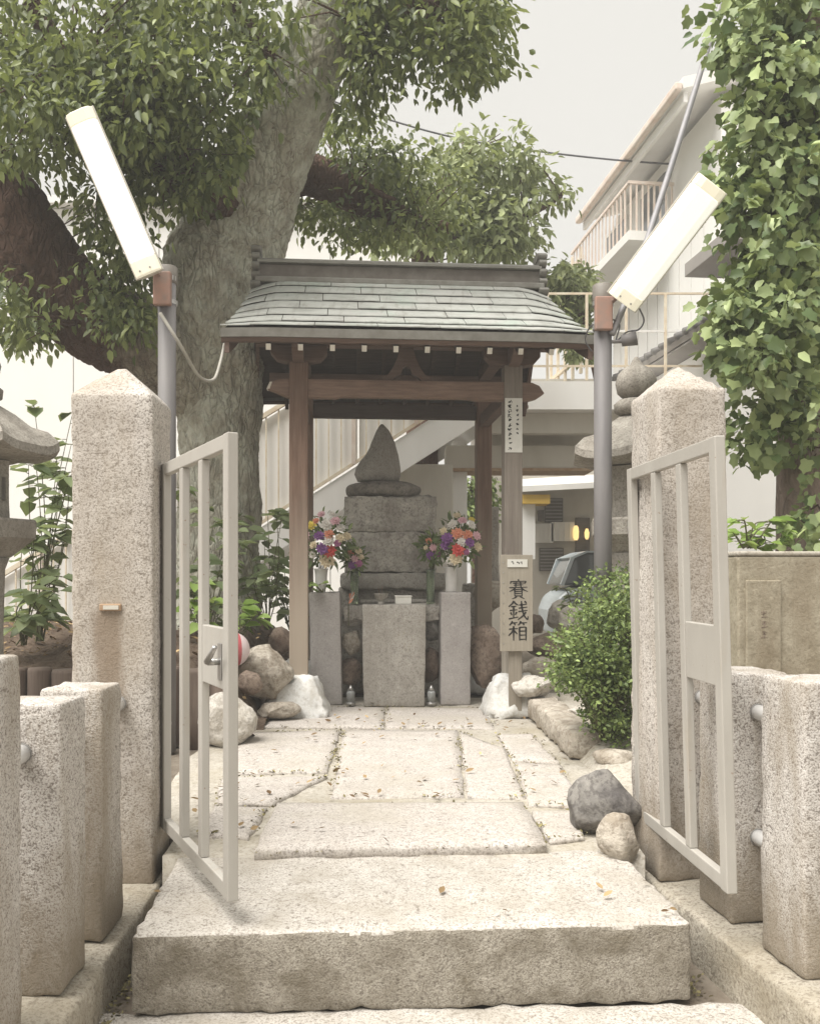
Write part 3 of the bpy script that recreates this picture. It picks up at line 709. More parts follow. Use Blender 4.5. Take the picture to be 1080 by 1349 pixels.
for side in (-1, 1):
    for r_ in range(7):
        s0, s1 = max(0, ROWS[r_] - 0.012), ROWS[r_ + 1] + 0.006
        tl = 0.46; x = -hw(s1) - (0.0 if r_ % 2 else tl * 0.5) + r2.uniform(-0.05, 0.05)
        while x < hw(s1) - 0.02:
            xa, xb = max(x, -hw(s0)), min(x + tl - 0.006, hw(s1))
            x += tl
            if xb - xa < 0.09: continue
            if hw(s1) - xb < 0.12: xb = hw(s1); x = 9
            if xa < -hw(s0) + 0.12: xa = -hw(s0)
            n = max(2, int((xb - xa) / 0.07)); v, f = [], []
            lift = r2.uniform(0, 0.007)
            for dz in (0.0, -0.009):
                for s, e in ((s0, 0.002), (s1, 0.019 + lift)):
                    for i in range(n + 1):
                        xx = xa + (xb - xa) * i / n
                        if xa <= -hw(s0) + 1e-6: xx = -hw(s) + (xb + hw(s)) * i / n
                        if xb >= hw(s1) - 1e-6: xx = xa + (hw(s) - xa) * i / n if xa > -hw(s0) + 1e-6 else xx
                        v.append(roof_pt(xx, s, side, e + dz + 0.001 * math.sin(xx * 40)))
            N = n + 1
            for i in range(n):
                f += [(i, i + 1, N + i + 1, N + i), (2 * N + i, 3 * N + i, 3 * N + i + 1, 2 * N + i + 1), (N + i, N + i + 1, 3 * N + i + 1, 3 * N + i)]
            f += [(0, N, 3 * N, 2 * N), (n, 2 * N + n, 3 * N + n, N + n)]
            MB().add(v, f).build('roof_tile', M['copper'], roof)
# eave edge: copper drip strip over a wooden fascia, following the droop at the ends
for side in (-1, 1):
    for nm, dz0, dz1, dy, mt in (('eave_edge', -0.006, -0.068, 0.006, M['copper_edge']), ('fascia_board', -0.069, -0.098, -0.02, M['wood_brown'])):
        n = 40; v, f = [], []
        for k, (dz, oy) in enumerate(((dz0, dy), (dz1, dy - 0.012), (dz1, dy - 0.05), (dz0, dy - 0.05))):
            for i in range(n + 1):
                p = roof_pt(-hw(1) * 0.998 + 2 * hw(1) * 0.998 * i / n, 1.0, side); v.append((p.x, p.y + side * oy, p.z + dz))
        for k in range(4):
            for i in range(n): f.append((k * (n + 1) + i, k * (n + 1) + i + 1, ((k + 1) % 4) * (n + 1) + i + 1, ((k + 1) % 4) * (n + 1) + i))
        f += [tuple(k * (n + 1) for k in range(4)), tuple(k * (n + 1) + n for k in range(4))[::-1]]
        MB().add(v, f).build(nm, mt, roof)
# verge boards on both gables
for sx in (-1, 1):
    for side in (-1, 1):
        n = 12; top, bot = [], []
        for i in range(n + 1):
            s = i / n * 0.97; p = roof_pt(sx * hw(s) * 0.985, s, side)
            top.append((p.x, p.y, p.z - 0.055)); bot.append((p.x, p.y, p.z - 0.17 - 0.02 * s))
        MB().prism(top + bot[::-1], (-sx * 0.035, 0, 0)).build('verge_board', M['wood_brown'], roof, bevel=0.004)
    pend = [(0, 0), (0.05, -0.05), (0.045, -0.13), (0, -0.19), (-0.045, -0.13), (-0.05, -0.05)]
    MB().prism([(sx * 1.245, a, lz(3.76) + b_) for a, b_ in pend], (-sx * 0.03, 0, 0)).build('gable_pendant', M['wood_brown'], roof)
# rafters with painted ends
for side in (-1, 1):
    for i in range(10):
        x = -1.045 + i * 0.2325
        a = Vector((x, side * 1.225, lz(3.062))); b_ = Vector((x, side * 0.05, lz(3.71)))
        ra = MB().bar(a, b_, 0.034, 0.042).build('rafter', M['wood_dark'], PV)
        t_ = (a - b_).normalized()
        MB().bar(a + t_ * 0.0005, a + t_ * 0.006, 0.036, 0.044).build('rafter_end', M['rafter_end'], ra)
# ridge with its end ornaments
ridge = MB().box((0, 0, lz(3.98)), (2.44, 0.19, 0.135)).build('ridge', M['copper_brown'], roof, bevel=0.01)
MB().box((0, 0, lz(3.90)), (2.48, 0.32, 0.05)).build('ridge_skirt', M['copper_edge'], ridge, bevel=0.01)
MB().prism([(-1.22, a, lz(4.049) + b_) for a, b_ in ((-0.14, 0.0), (-0.14, 0.02), (-0.07, 0.055), (0, 0.065), (0.07, 0.055), (0.14, 0.02), (0.14, 0.0))], (2.44, 0, 0)).build('ridge_cap', M['copper_edge'], ridge)
for sx in (-1, 1):
    oe = MB()
    for k, (z, ry, rz_, w_) in enumerate(((3.86, 0.18, 0.048, 0.085), (3.945, 0.155, 0.05, 0.07), (4.03, 0.15, 0.05, 0.065), (4.11, 0.14, 0.048, 0.065), (4.18, 0.11, 0.04, 0.085))):
        prof = [(ry * math.cos(q), rz_ * math.sin(q)) for q in [i * math.pi / 8 for i in range(16)]]
        oe.prism([(sx * 1.235 - w_ / 2, a, lz(z) + b_) for a, b_ in prof], (w_, 0, 0))
    oe.build('ridge_end', M['copper_edge'], ridge, bevel=0.006)

# ================================================================ OFFERTORY SIGN AND PAPER CHARM
GLYPH = {
 'offer': [((.5, 1.02), (.52, .92)), ((.13, .92), (.09, .78)), ((.13, .9), (.9, .92)), ((.9, .92), (.82, .79)), ((.22, .81), (.8, .83)), ((.27, .71), (.75, .73)), ((.03, .58), (.97, .61)),
        ((.39, .87), (.36, .59)), ((.61, .88), (.64, .6)), ((.36, .59), (.24, .48), (.04, .38)), ((.64, .59), (.8, .46), (1.0, .38)), ((.31, .49), (.32, .13)), ((.31, .48), (.7, .5)), ((.69, .5), (.69, .13)),
        ((.32, .38), (.68, .39)), ((.32, .27), (.68, .28)), ((.31, .15), (.7, .16)), ((.42, .13), (.34, .06), (.18, 0)), ((.58, .13), (.68, .07), (.82, 0))],
 'coin': [((.27, 1.0), (.18, .85), (.0, .7)), ((.27, .98), (.36, .86), (.5, .78)), ((.13, .7), (.4, .73)), ((.06, .5), (.45, .54)), ((.26, .72), (.26, .1)), ((.11, .4), (.17, .26)), ((.42, .42), (.34, .27)), ((.0, .06), (.5, .16)),
        ((.54, .78), (.95, .84)), ((.52, .62), (.97, .68)), ((.5, .44), (.98, .51)), ((.66, 1.0), (.7, .6), (.8, .25), (.98, .02), (1.0, .2)), ((.9, .42), (.72, .2), (.48, .02)), ((.82, .98), (.93, .9))],
 'box': [((.2, 1.02), (.14, .9), (.04, .8)), ((.14, .92), (.46, .94)), ((.29, .92), (.34, .8)), ((.64, 1.02), (.58, .9), (.49, .8)), ((.58, .92), (.96, .94)), ((.75, .92), (.8, .8)),
        ((.02, .6), (.48, .63)), ((.26, .76), (.26, 0)), ((.26, .6), (.16, .42), (.0, .26)), ((.27, .52), (.36, .44), (.45, .34)), ((.56, .7), (.57, .0)), ((.56, .69), (.9, .71)), ((.9, .71), (.9, .0)),
        ((.57, .49), (.89, .5)), ((.57, .28), (.89, .29)), ((.57, .06), (.9, .07))]}
def brush(mb, pts, w, ox, oz, sw, sh, y, th=0.0015):
    """one brush stroke in the XZ plane, thick where the brush lands and thin where it leaves"""
    q = [Vector((ox + p[0] * sw, oz + p[1] * sh)) for p in pts]
    if len(q) == 2: q = [q[0], q[0].lerp(q[1], 0.5), q[1]]
    if len(q) > 2: q = [Vector((p.x, p.y)) for p in spline([(p.x, p.y, 0) for p in q], 4)]
    n = len(q); L_, R_ = [], []
    for i, p in enumerate(q):
        d = (q[min(i + 1, n - 1)] - q[max(i - 1, 0)]).normalized(); nn = Vector((-d.y, d.x)); t = i / (n - 1)
        k = w * (1.15 - 0.55 * t if t > 0.12 else 0.75) * (0.72 if abs(d.x) > abs(d.y) * 2 else 1.0)
        L_.append(p + nn * k / 2); R_.append(p - nn * k / 2)
    mb.prism([(p.x, y, p.y) for p in L_ + R_[::-1]], (0, -th, 0))
sy_ = 7.05
SG = thing('offertory_sign', 'narrow wooden sign on a stake with three black brush written characters', 'sign', (X(680, sy_), sy_, 0.32), R(4))
sz0, sz1, sw_ = Z(858, sy_) - 0.32, Z(731, sy_) - 0.32, 43 / F * sy_
MB().box((0, 0, (sz0 + sz1) / 2), (sw_, 0.03, sz1 - sz0)).build('board', M['sign_wood'], SG, bevel=0.003)
MB().box((-0.004, 0.031, sz1 / 2), (0.10, 0.03, sz1 - 0.05)).build('stake', M['stake_wood'], SG, bevel=0.004)
lab = MB().box((0.005, -0.0185, sz1 - 0.065), (0.155, 0.006, 0.06)).build('paper_label', M['paper'], SG)
mk = MB()
for dx, dz, w_, h_ in ((-0.04, 0.008, 0.012, 0.008), (-0.032, -0.004, 0.006, 0.012), (0.0, 0.004, 0.010, 0.010), (0.012, -0.002, 0.008, 0.012), (0.03, 0.006, 0.014, 0.006), (0.033, -0.005, 0.006, 0.010)):
    mk.box((0.005 + dx, -0.0222, sz1 - 0.062 + dz), (w_, 0.0012, h_))
mk.build('lettering', M['ink'], lab)
for key, cz in (('offer', 776), ('coin', 804), ('box', 831)):
    mb = MB(); s_ = 0.150; cxx = 0.012
    zc = Z(cz, sy_) - 0.32
    for st_ in GLYPH[key]: brush(mb, st_, 0.0140 if key != 'offer' else 0.0115, cxx - s_ / 2, zc - s_ / 2, s_, s_ * 0.98, -0.0151)
    mb.build('character', M['ink'], SG)
for k in range(9):
    MB().lathe([(0.004, -0.002), (0.004, 0.002)], 8).build('nail', M['steel'], SG, loc=(-sw_ / 2 + 0.022, -0.0165, sz0 + 0.06 + k * (sz1 - sz0 - 0.12) / 8), rot=(R(90), 0, 0))
# written paper pasted on the right front post
pc = Matrix.Rotation(R(4.5), 3, 'Z') @ Vector((hx, -hy - 0.0755, 0)) + Vector((-0.085, 7.97, 0))
PC = thing('paper_notice', 'tall white paper with handwritten columns pasted on the right front post', 'notice', (pc.x, pc.y, Z(595, 7.2)), R(4.5))
ph = Z(523, 7.2) - Z(595, 7.2)
MB().box((0, -0.002, ph / 2), (0.138, 0.003, ph)).build('sheet', M['paper'], PC)
r3 = random.Random(5); mb = MB()
for cx_, n, z_a, z_b, s in ((-0.030, 11, 0.40, 0.03, 0.030), (0.030, 7, 0.37, 0.15, 0.020)):
    for k in range(n):
        zc = z_a + (z_b - z_a) * k / (n - 1)
        for _ in range(3):
            a = (r3.uniform(0, 1), r3.uniform(0, 1)); c_ = (r3.uniform(0, 1), r3.uniform(0, 1)); e = (r3.uniform(0, 1), r3.uniform(0, 1))
            brush(mb, (a, c_, e), 0.006, cx_ - s / 2, zc - s / 2, s, s, -0.0037, 0.001)
mb.build('handwriting', M['ink'], PC)
# ================================================================ STONE MONUMENT AND OFFERINGS
MX, MY = X(513, 8.75), 8.75
MO = thing('stone_monument', 'weathered stone monument with a flame shaped stone on top under the pavilion', 'monument', (MX, MY, 0.28), R(4))
def mz(z): return z - 0.28
hewn(1.02, 0.85, 0.985, 0.03, 0.015, 0.08, 51).build('foundation_stone', M['monument'], MO, True, loc=(0.02, 0.15, 0))
hewn(0.98, 0.86, 0.155, 0.03, 0.012, 0.06, 52).build('plinth_slab', M['grey_stone'], MO, True, loc=(0.02, 0.02, mz(1.262)))
hewn(0.62, 0.34, 0.03, 0.008, 0.003, 0.06, 57).build('offering_shelf', M['grey_stone'], MO, True, loc=(0.02, -0.50, mz(1.148)))
hewn(0.84, 0.74, 0.375, 0.010, 0.008, 0.05, 53, 0.008).build('lower_stone', M['monument'], MO, True, loc=(0.0, 0.05, mz(1.418)))
hewn(0.85, 0.75, 0.345, 0.022, 0.012, 0.05, 54, 0.012).build('upper_stone', M['monument'], MO, True, loc=(-0.003, 0.05, mz(1.782)))
ds = rock_mesh('disc_stone', (1, 1, 1), 61, M['disc_rock'], 4, 0, 0.05)
for v_ in ds.vertices:
    p = v_.co.copy(); r_ = math.hypot(p.x, p.y); k_ = 1 / max(1e-6, (r_ ** 3 + abs(p.z) ** 3) ** (1 / 3))
    k_ = 1 + (k_ - 1) * 0.8
    v_.co = Vector((p.x * k_ * 0.36, p.y * k_ * 0.34, p.z * k_ * 0.092 + 0.012 * noise.noise(p * 2)))
link('disc_stone', ds, MO, (-0.06, 0.05, mz(2.20)))
# flame stone lofted through uneven ellipses
fl_ = [(471, 526, 631), (468, 528, 622), (470, 528, 613), (475, 527, 604), (482, 525.5, 596), (487, 523, 588), (490, 521, 580), (493, 517.5, 572), (496, 513, 564), (499, 508.5, 559), (502, 505, 555.5)]
v, f = [], []; n = 28
for k, (a, b_, vv_) in enumerate(fl_):
    c_, r_ = (a + b_) / 2, (b_ - a) / 2
    for j in range(n):
        q = 2 * math.pi * j / n
        p = Vector((X(c_, 8.8) - MX + r_ / F * 8.8 * math.cos(q), 0.05 + r_ / F * 8.8 * 0.72 * math.sin(q), mz(Z(vv_ + 3.5, 8.8))))
        g_ = 0.03 * math.sin(q * 5 + vv_ * 0.06) + 0.05 * noise.noise(p * 6)
        p.x += (p.x - (X(c_, 8.8) - MX)) * g_; p.y += (p.y - 0.05) * g_
        v.append(p)
for k in range(len(fl_) - 1):
    for j in range(n): f.append((k * n + j, k * n + (j + 1) % n, (k + 1) * n + (j + 1) % n, (k + 1) * n + j))
f += [tuple(range(n))[::-1], tuple(range((len(fl_) - 1) * n, len(fl_) * n))]
MB().add(v, f).build('flame_stone', M['grey_stone'], MO, True)

ob = thing('offering_block', 'upright grey stone block with a faint carved mark in front of the monument', 'stone block', (X(519, 7.83), 7.83, 0.285), R(2))
hewn(0.545, 0.28, 0.865, 0.012, 0.004, 0.05, 58, top=lambda p: Vector((p.x * (0.95 + 0.055 * p.z), p.y, p.z))).build('block', M['grey_stone'], ob, True)
mb = MB()
for st_ in (((.1, .1), (.4, .0), (.55, .1)), ((.15, .25), (.45, .3)), ((.6, .0), (.72, .3), (.7, .5)), ((.8, .1), (.9, .45)), ((.5, .7), (.62, .95)), ((.66, .75), (.74, .9)), ((.2, .0), (.1, -.1))):
    brush(mb, st_, 0.006, -0.10, 0.44, 0.26, 0.22, -0.139, 0.0012)
mb.build('carved_mark', M['mortar'], ob)

for nm, u, lbl, tilt in (('flower_post', 428, 'left square stone post holding the left flower vase', 1.2), ('flower_post', 595, 'right square stone post holding the right flower vase', -0.3)):
    o = hewn(0.268 if u < 500 else 0.258, 0.26, 0.965, 0.012, 0.003, 0.05, u).build(nm, M['andesite'], None, True, loc=(X(u + 3, 7.92), 7.92, 0.285), rot=(0, R(-tilt), R(3)))
    tag(o, lbl, 'stone post', 'stone posts either side of the offering block')

def petals(n, r, rnd_, mat, name, layers=3):
    mb = MB()
    for L_ in range(layers):
        m_ = n - L_ * 2; el = R(12 + 30 * L_)
        for k in range(m_):
            a = 2 * math.pi * (k + 0.5 * L_) / m_ + rnd_.uniform(-.1, .1); rr = r * (1 - 0.22 * L_) * rnd_.uniform(.9, 1.1)
            d = Vector((math.cos(a) * math.cos(el), math.sin(a) * math.cos(el), math.sin(el))); s = Vector((-math.sin(a), math.cos(a), 0)); u_ = d.cross(s) * -1
            w_ = rr * 2.4 / m_ + 0.002
            b0 = d * rr * 0.1
            mb.add([b0, d * rr * 0.65 + s * w_ + u_ * 0.002, d * rr + u_ * rr * 0.12, d * rr * 0.65 - s * w_ + u_ * 0.002], [(0, 1, 2, 3)])
    mb.lathe([(r * 0.28, 0.0), (r * 0.30, r * 0.22), (r * 0.12, r * 0.42)], 8)
    return mb.mesh(name, mat)
rf = random.Random(3)
PET = {c: petals(10, 1.0, rf, M['petal_' + c], 'flower_' + c) for c in ('white', 'cream', 'purple', 'magenta', 'red', 'salmon', 'yellow', 'pink')}

def leaf_arrays(pos, dirs, ups, L_, Wd, fold=0.25, droop=0.15):
    """6-point folded leaves; arrays n x 3"""
    d = dirs / np.linalg.norm(dirs, axis=1, keepdims=True)
    s = np.cross(d, ups); s /= np.linalg.norm(s, axis=1, keepdims=True) + 1e-9
    u = np.cross(s, d)
    t = np.array([0, .25, .62, 1.0, .62, .25]); w = np.array([0, .42, .40, 0, -.40, -.42])
    pts = pos[:, None, :] + d[:, None, :] * (t[None, :, None] * L_[:, None, None]) + s[:, None, :] * (w[None, :, None] * Wd[:, None, None]) \
        + u[:, None, :] * ((np.abs(w)[None, :, None] * Wd[:, None, None]) * fold - (t ** 2)[None, :, None] * L_[:, None, None] * droop)
    n = len(pos); base = np.arange(n)[:, None] * 6
    fs = np.concatenate([base + np.array([0, 1, 2, 3]), base + np.array([0, 3, 4, 5])], 1).reshape(-1, 4)
    return pts.reshape(-1, 3), fs
LOB = np.array([(0.0, 0.0), (-.06, .26), (.16, .46), (.38, .34), (.70, .40), (.80, .16), (1.0, 0.0), (.80, -.16), (.70, -.40), (.38, -.34), (.16, -.46), (-.06, -.26)])
def lobed_arrays(pos, dirs, ups, L_, droop=0.2):
    d = dirs / np.linalg.norm(dirs, axis=1, keepdims=True)
    s = np.cross(d, ups); s /= np.linalg.norm(s, axis=1, keepdims=True) + 1e-9
    u = np.cross(s, d)
    P2 = np.vstack([LOB, [(0.3, 0.0)]]); t, w = P2[:, 0], P2[:, 1]
    pts = pos[:, None, :] + (d[:, None, :] * t[None, :, None] + s[:, None, :] * w[None, :, None] + u[:, None, :] * ((np.abs(w) * 0.22 - t ** 2 * droop)[None, :, None])) * L_[:, None, None]
    n, k = len(pos), len(P2); base = np.arange(n)[:, None] * k
    tri = np.array([[12, i, (i + 1) % 12] for i in range(12)]).reshape(-1)
    return pts.reshape(-1, 3), (base + tri).reshape(-1, 3)
def np_mesh(name, v, f, mat):
    me = bpy.data.meshes.new(name); k = f.shape[1]
    me.vertices.add(len(v)); me.vertices.foreach_set('co', np.ascontiguousarray(v, dtype=np.float32).ravel())
    me.loops.add(f.size); me.loops.foreach_set('vertex_index', np.ascontiguousarray(f, dtype=np.int32).ravel())
    me.polygons.add(len(f)); me.polygons.foreach_set('loop_start', np.arange(len(f), dtype=np.int32) * k)
    me.update(calc_edges=True); me.validate(); me.materials.append(mat)
    return me

def bouquet(label, c, rx, rz_, heads, nleaf, seed, foot, size):
    r_ = random.Random(seed)
    t = thing('flower_bouquet', label, 'bouquet', foot, 0)
    o = Vector(c) - Vector(foot)
    for k, (dx, dz, col, s) in enumerate(heads):
        dy = -math.sqrt(max(0.02, 1 - dx * dx - dz * dz)) * rx * 0.8 + r_.uniform(-.02, .02)
        p = o + Vector((dx * rx, dy, dz * rz_))
        nrm = Vector((dx * 0.7, -1.0, dz * 0.6 + 0.35)) + Vector((r_.uniform(-.3, .3), 0, r_.uniform(-.3, .3)))
        fo = link('flower', PET[col], t, p, nrm.to_track_quat('Z', 'Y').to_euler(), (s * size,) * 3)
    stm = MB()
    for k in range(9):
        a = r_.uniform(-1, 1); b_ = r_.uniform(-.6, .4)
        stm.tube([(0.012 * a, 0, -0.06), (o.x * 0.5 + a * rx * 0.3, -0.01, o.z * 0.55), (o.x + a * rx * 0.8, b_ * rx, o.z + r_.uniform(-.2, .7) * rz_)], 0.004, 5)
    stm.build('stems', M['stem'], t)
    rs = np.random.RandomState(seed); n = nleaf
    q = rs.normal(size=(n, 3)); q /= np.linalg.norm(q, axis=1, keepdims=True)
    pos = np.array(o) + q * np.array([rx, rx * 0.75, rz_]) * rs.uniform(.35, .95, (n, 1))
    dirs = q + rs.normal(scale=.45, size=(n, 3)); ups = rs.normal(scale=.5, size=(n, 3)) + np.array([0, -0.6, 1])
    L_ = rs.uniform(.045, .095, n)
    v, f = leaf_arrays(pos, dirs, ups, L_, L_ * .42)
    tag(link('foliage', np_mesh('foliage', v, f, M['leaf_shrub']), t), kind='stuff')
    return t
HE = [(-.55, .45, 'yellow', 1.1), (-.38, .62, 'salmon', .8), (0.0, .5, 'white', 1.2), (.32, .62, 'pink', 1.0), (.5, .38, 'white', 1.0), (-.72, .15, 'pink', .9), (-.25, .12, 'purple', 1.1), (.12, .18, 'salmon', 1.0),
      (.10, -.05, 'white', 1.15), (.5, .05, 'cream', 1.0), (-.12, -.30, 'purple', 1.2), (.12, -.36, 'red', 1.25), (-.45, -.18, 'cream', .8), (-.5, -.5, 'white', .7), (0.0, -.68, 'cream', 1.5), (.72, .12, 'cream', .9), (.4, -.12, 'magenta', .8), (.2, .85, 'white', .8), (-.2, .85, 'pink', .8)]
HE2 = [(-.6, .35, 'cream', .9), (-.25, .62, 'white', 1.0), (.15, .75, 'pink', 1.0), (.5, .6, 'white', 1.0), (-.45, .1, 'purple', 1.25), (-.05, .28, 'salmon', 1.25), (.35, .22, 'salmon', 1.25), (.7, .2, 'pink', 1.0), (-.5, -.15, 'purple', 1.1),
       (.1, -.03, 'white', 1.0), (.42, -.05, 'purple', 1.1), (.75, -.2, 'cream', 1.0), (-.05, -.30, 'red', 1.35), (.3, -.38, 'magenta', .7), (-.12, -.62, 'cream', 1.3), (-.3, -.68, 'white', 1.0), (.55, .8, 'yellow', .7), (-.05, .95, 'cream', .8)]
HS = [(-.3, .4, 'salmon', 1.0), (.3, .5, 'cream', 1.0), (.0, .0, 'pink', 1.1), (-.2, -.45, 'purple', 1.3), (.35, -.35, 'magenta', 1.1), (.5, .1, 'cream', .9), (-.55, 0, 'cream', .7)]
yv = 7.88
def vase(label, u, v_top, v_bot, y, mat, rt, rb, rm):
    z0 = Z(v_bot, y); h = Z(v_top, y) - z0
    o = MB().lathe([(rb, 0), (rb * 1.05, 0.008), (rm, h * 0.35), (rm * 1.05, h * 0.7), (rt * 0.92, h * 0.93), (rt * 1.08, h), (rt * 0.9, h), (rm * 0.8, h * 0.6), (rm * 0.7, 0.02)], 20).build('vase', mat, None, True, loc=(X(u, y), y, z0))
    return tag(o, label, 'vase')
ZT = 0.285 + 0.965
vase('white flower vase on the left stone post', 423, 743, 774, yv, M['vase'], 0.062, 0.036, 0.05).location.z = ZT
vase('white flower vase on the right stone post', 594, 747, 780, yv, M['vase'], 0.060, 0.046, 0.048).location.z = ZT
bouquet('large mixed bouquet with a yellow bloom in the left white vase', P(432, 712, yv - .02), 0.235, 0.255, HE, 260, 21, (X(423, yv), yv, ZT + 0.19), 0.050)
bouquet('large mixed bouquet with orange and red blooms in the right white vase', P(603, 714, yv - .02), 0.215, 0.235, HE2, 240, 22, (X(594, yv), yv, ZT + 0.20), 0.048)
vase('small green glass vase beside the left stone post', 467, 753, 796, 8.02, M['green_glass'], 0.042, 0.036, 0.036)
vase('small green glass vase beside the right stone post', 567, 750, 796, 8.02, M['green_glass'], 0.042, 0.036, 0.036)
bouquet('small bouquet with purple blooms low on the left of the monument', P(468, 736, 7.98), 0.105, 0.125, HS, 120, 23, (X(467, 8.02), 8.02, Z(757, 8.02)), 0.036)
bouquet('small bouquet with purple blooms low on the right of the monument', P(570, 722, 7.98), 0.115, 0.15, HS, 150, 24, (X(567, 8.02), 8.02, Z(754, 8.02)), 0.034)
# lower ledge that the small vases stand on
for u, nm in ((467, 'left'), (567, 'right')):
    tag(hewn(0.20, 0.25, 0.15, 0.03, 0.014, 0.04, u).build('ledge_stone', M['monument'], None, True, loc=(X(u, 8.06), 8.06, Z(796, 8.02) - 0.15)),
        'dark rough stone carrying the small %s green vase' % nm, 'stone')
bx_ = thing('offering_box', 'small white box on top of the grey offering block', 'box', (X(531, 7.80), 7.80, 1.15), R(4))
MB().box((0, 0, 0.03), (0.135, 0.09, 0.06)).build('box', M['paper'], bx_, bevel=0.004); MB().box((0, 0, 0.066), (0.145, 0.10, 0.012)).build('lid', M['paper'], bx_, bevel=0.003)
bo = thing('incense_bowl', 'small grey footed incense bowl on the offering block beside the white box', 'bowl', (X(502, 7.80), 7.80, 1.15))
MB().lathe([(0.035, 0), (0.025, 0.012), (0.022, 0.03), (0.05, 0.05), (0.06, 0.085), (0.066, 0.09), (0.055, 0.088), (0.04, 0.06)], 20).build('bowl', M['grey_stone'], bo, True)
MB().tube([(0.0, 0, 0.06), (0.012, -0.005, 0.15)], 0.003, 6).tube([(-0.01, 0, 0.06), (-0.025, 0, 0.14)], 0.003, 6).build('incense_sticks', M['brown_rock'], bo)
for u, nm in ((462, 'left'), (568, 'right')):
    c_ = thing('candle_lantern', 'small glass candle lantern on the ground on the %s of the offering block' % nm, 'candle', (X(u, 7.75), 7.75, 0.295), 0, 'pair of small glass candle lanterns')
    MB().lathe([(0.04, 0), (0.042, 0.02), (0.036, 0.025)], 14).build('base', M['steel'], c_, True)
    MB().lathe([(0.034, 0.026), (0.036, 0.10), (0.028, 0.125), (0.026, 0.12), (0.032, 0.09), (0.031, 0.027)], 14).build('glass', M['clear_glass'], c_, True)
    MB().lathe([(0.030, 0.126), (0.012, 0.15), (0.004, 0.17)], 12).build('cap', M['steel'], c_, True)
    MB().lathe([(0.014, 0.027), (0.014, 0.08), (0.003, 0.082)], 10).build('candle', M['petal_white'], c_, True)
# red and white folded paper ornament
po = thing('paper_ornament', 'red and white paper ornament hanging between left stone post and offering block', 'ornament', P(459, 800, 7.9))
for k in range(5):
    a = R(-60 + 30 * k)
    MB().add([(0, 0, .03), (0.05 * math.cos(a), -0.02, 0.05 + 0.075 * math.sin(a + .9)), (0.06 * math.cos(a + .4), -0.04, 0.06 + 0.08 * math.sin(a + 1.3)), (0.01, -0.012, 0.06)], [(0, 1, 2, 3)]).build('paper_fold', M['petal_white'] if k % 2 else M['petal_salmon'], po)
MB().tube([(0, 0, -0.16), (0, 0, 0.03)], 0.004, 6).build('stick', M['stem'], po)

# rubble between and beside the posts
ROCKS = [  # u, v centre, distance, half sizes (m), material, label
    ('boulder', 345, 884, 7.0, (.235, .24, .21), 'tan_rock', 'large tan boulder leaning by the foot of the left front post'),
    ('boulder', 303, 945, 6.0, (.20, .22, .185), 'pale_rock', 'pale rounded boulder at the left edge of the path behind the gate'),
    ('boulder', 366, 935, 6.9, (.14, .17, .07), 'tan_rock', 'low flat stone in front of the left whitewashed footing'),
    ('boulder', 372, 845, 7.5, (.12, .14, .13), 'brown_rock', 'small brown stone wedged behind the left front post'),
    ('boulder', 636, 868, 8.0, (.15, .18, .34), 'brown_rock', 'upright reddish brown rock right of the right stone post'),
    ('boulder', 733, 852, 8.3, (.27, .20, .145), 'brown_rock', 'long reddish rock with a pale top right of the sign'),
    ('boulder', 712, 884, 7.8, (.19, .17, .17), 'tan_rock', 'rounded tan rock at the foot of the sign on its right'),
    ('boulder', 742, 812, 9.0, (.27, .20, .17), 'pale_rock', 'pale rough rock behind the long reddish rock'),
    ('boulder', 700, 822, 9.2, (.13, .15, .13), 'brown_rock', 'small brown rock just right of the sign board'),
    ('boulder', 647, 785, 8.9, (.16, .18, .19), 'tan_rock', 'tan rock beside the monument behind the right front post'),
    ('boulder', 780, 835, 8.9, (.22, .2, .16), 'tan_rock', 'tan rock half hidden behind the round bush'),
    ('boulder', 461, 845, 8.04, (.115, .12, .12), 'tan_rock', 'rounded tan stone in the gap left of the offering block'),
    ('boulder', 467, 815, 8.06, (.12, .12, .09), 'grey_stone', 'grey stone at the top of the gap left of the offering block'),
    ('boulder', 462, 886, 8.02, (.115, .12, .13), 'brown_rock', 'brown stone at the bottom of the gap left of the offering block'),
    ('boulder', 568, 827, 8.06, (.10, .12, .14), 'dark_rock', 'dark stone in the narrow gap right of the offering block'),
    ('boulder', 567, 877, 8.02, (.10, .12, .16), 'brown_rock', 'brown stone low in the gap right of the offering block'),
    ('boulder', 793, 1057, 3.97, (.165, .17, .18), 'dark_rock', 'dark grey boulder with a split side beside the right gate pillar'),
    ('boulder', 816, 1106, 3.66, (.085, .09, .105), 'tan_rock', 'small tan stone leaning on the dark boulder by the gate pillar'),
    ('boulder', 812, 998, 5.2, (.13, .13, .06), 'tan_rock', 'flat tan stone under the round bush'),
    ('boulder', 700, 905, 7.15, (.20, .2, .09), 'pale_rock', 'flat pale stone right of the sign stake'),
    ('boulder', 772, 940, 6.5, (.22, .24, .07), 'pale_rock', 'broad flat pale stone left of the round bush'),
    ('boulder', 330, 900, 6.35, (.10, .1, .09), 'brown_rock', 'small brown stone between the two left boulders'),
    ('boulder', 285, 905, 6.5, (.16, .14, .13), 'tan_rock', 'tan stone seen through the left gate bars'),
]
for k, (nm, u, v_, y, s, mt, lb) in enumerate(ROCKS):
    o = link(nm, rock_mesh(nm, s, 70 + k * 3, M[mt], 4 if s[0] > 0.13 else 3, 18 if mt == 'dark_rock' else 11, 0.035 if mt == 'dark_rock' else 0.07), None, P(u, v_, y), (0, 0, R(k * 37 % 90)))
    tag(o, lb, 'rock')
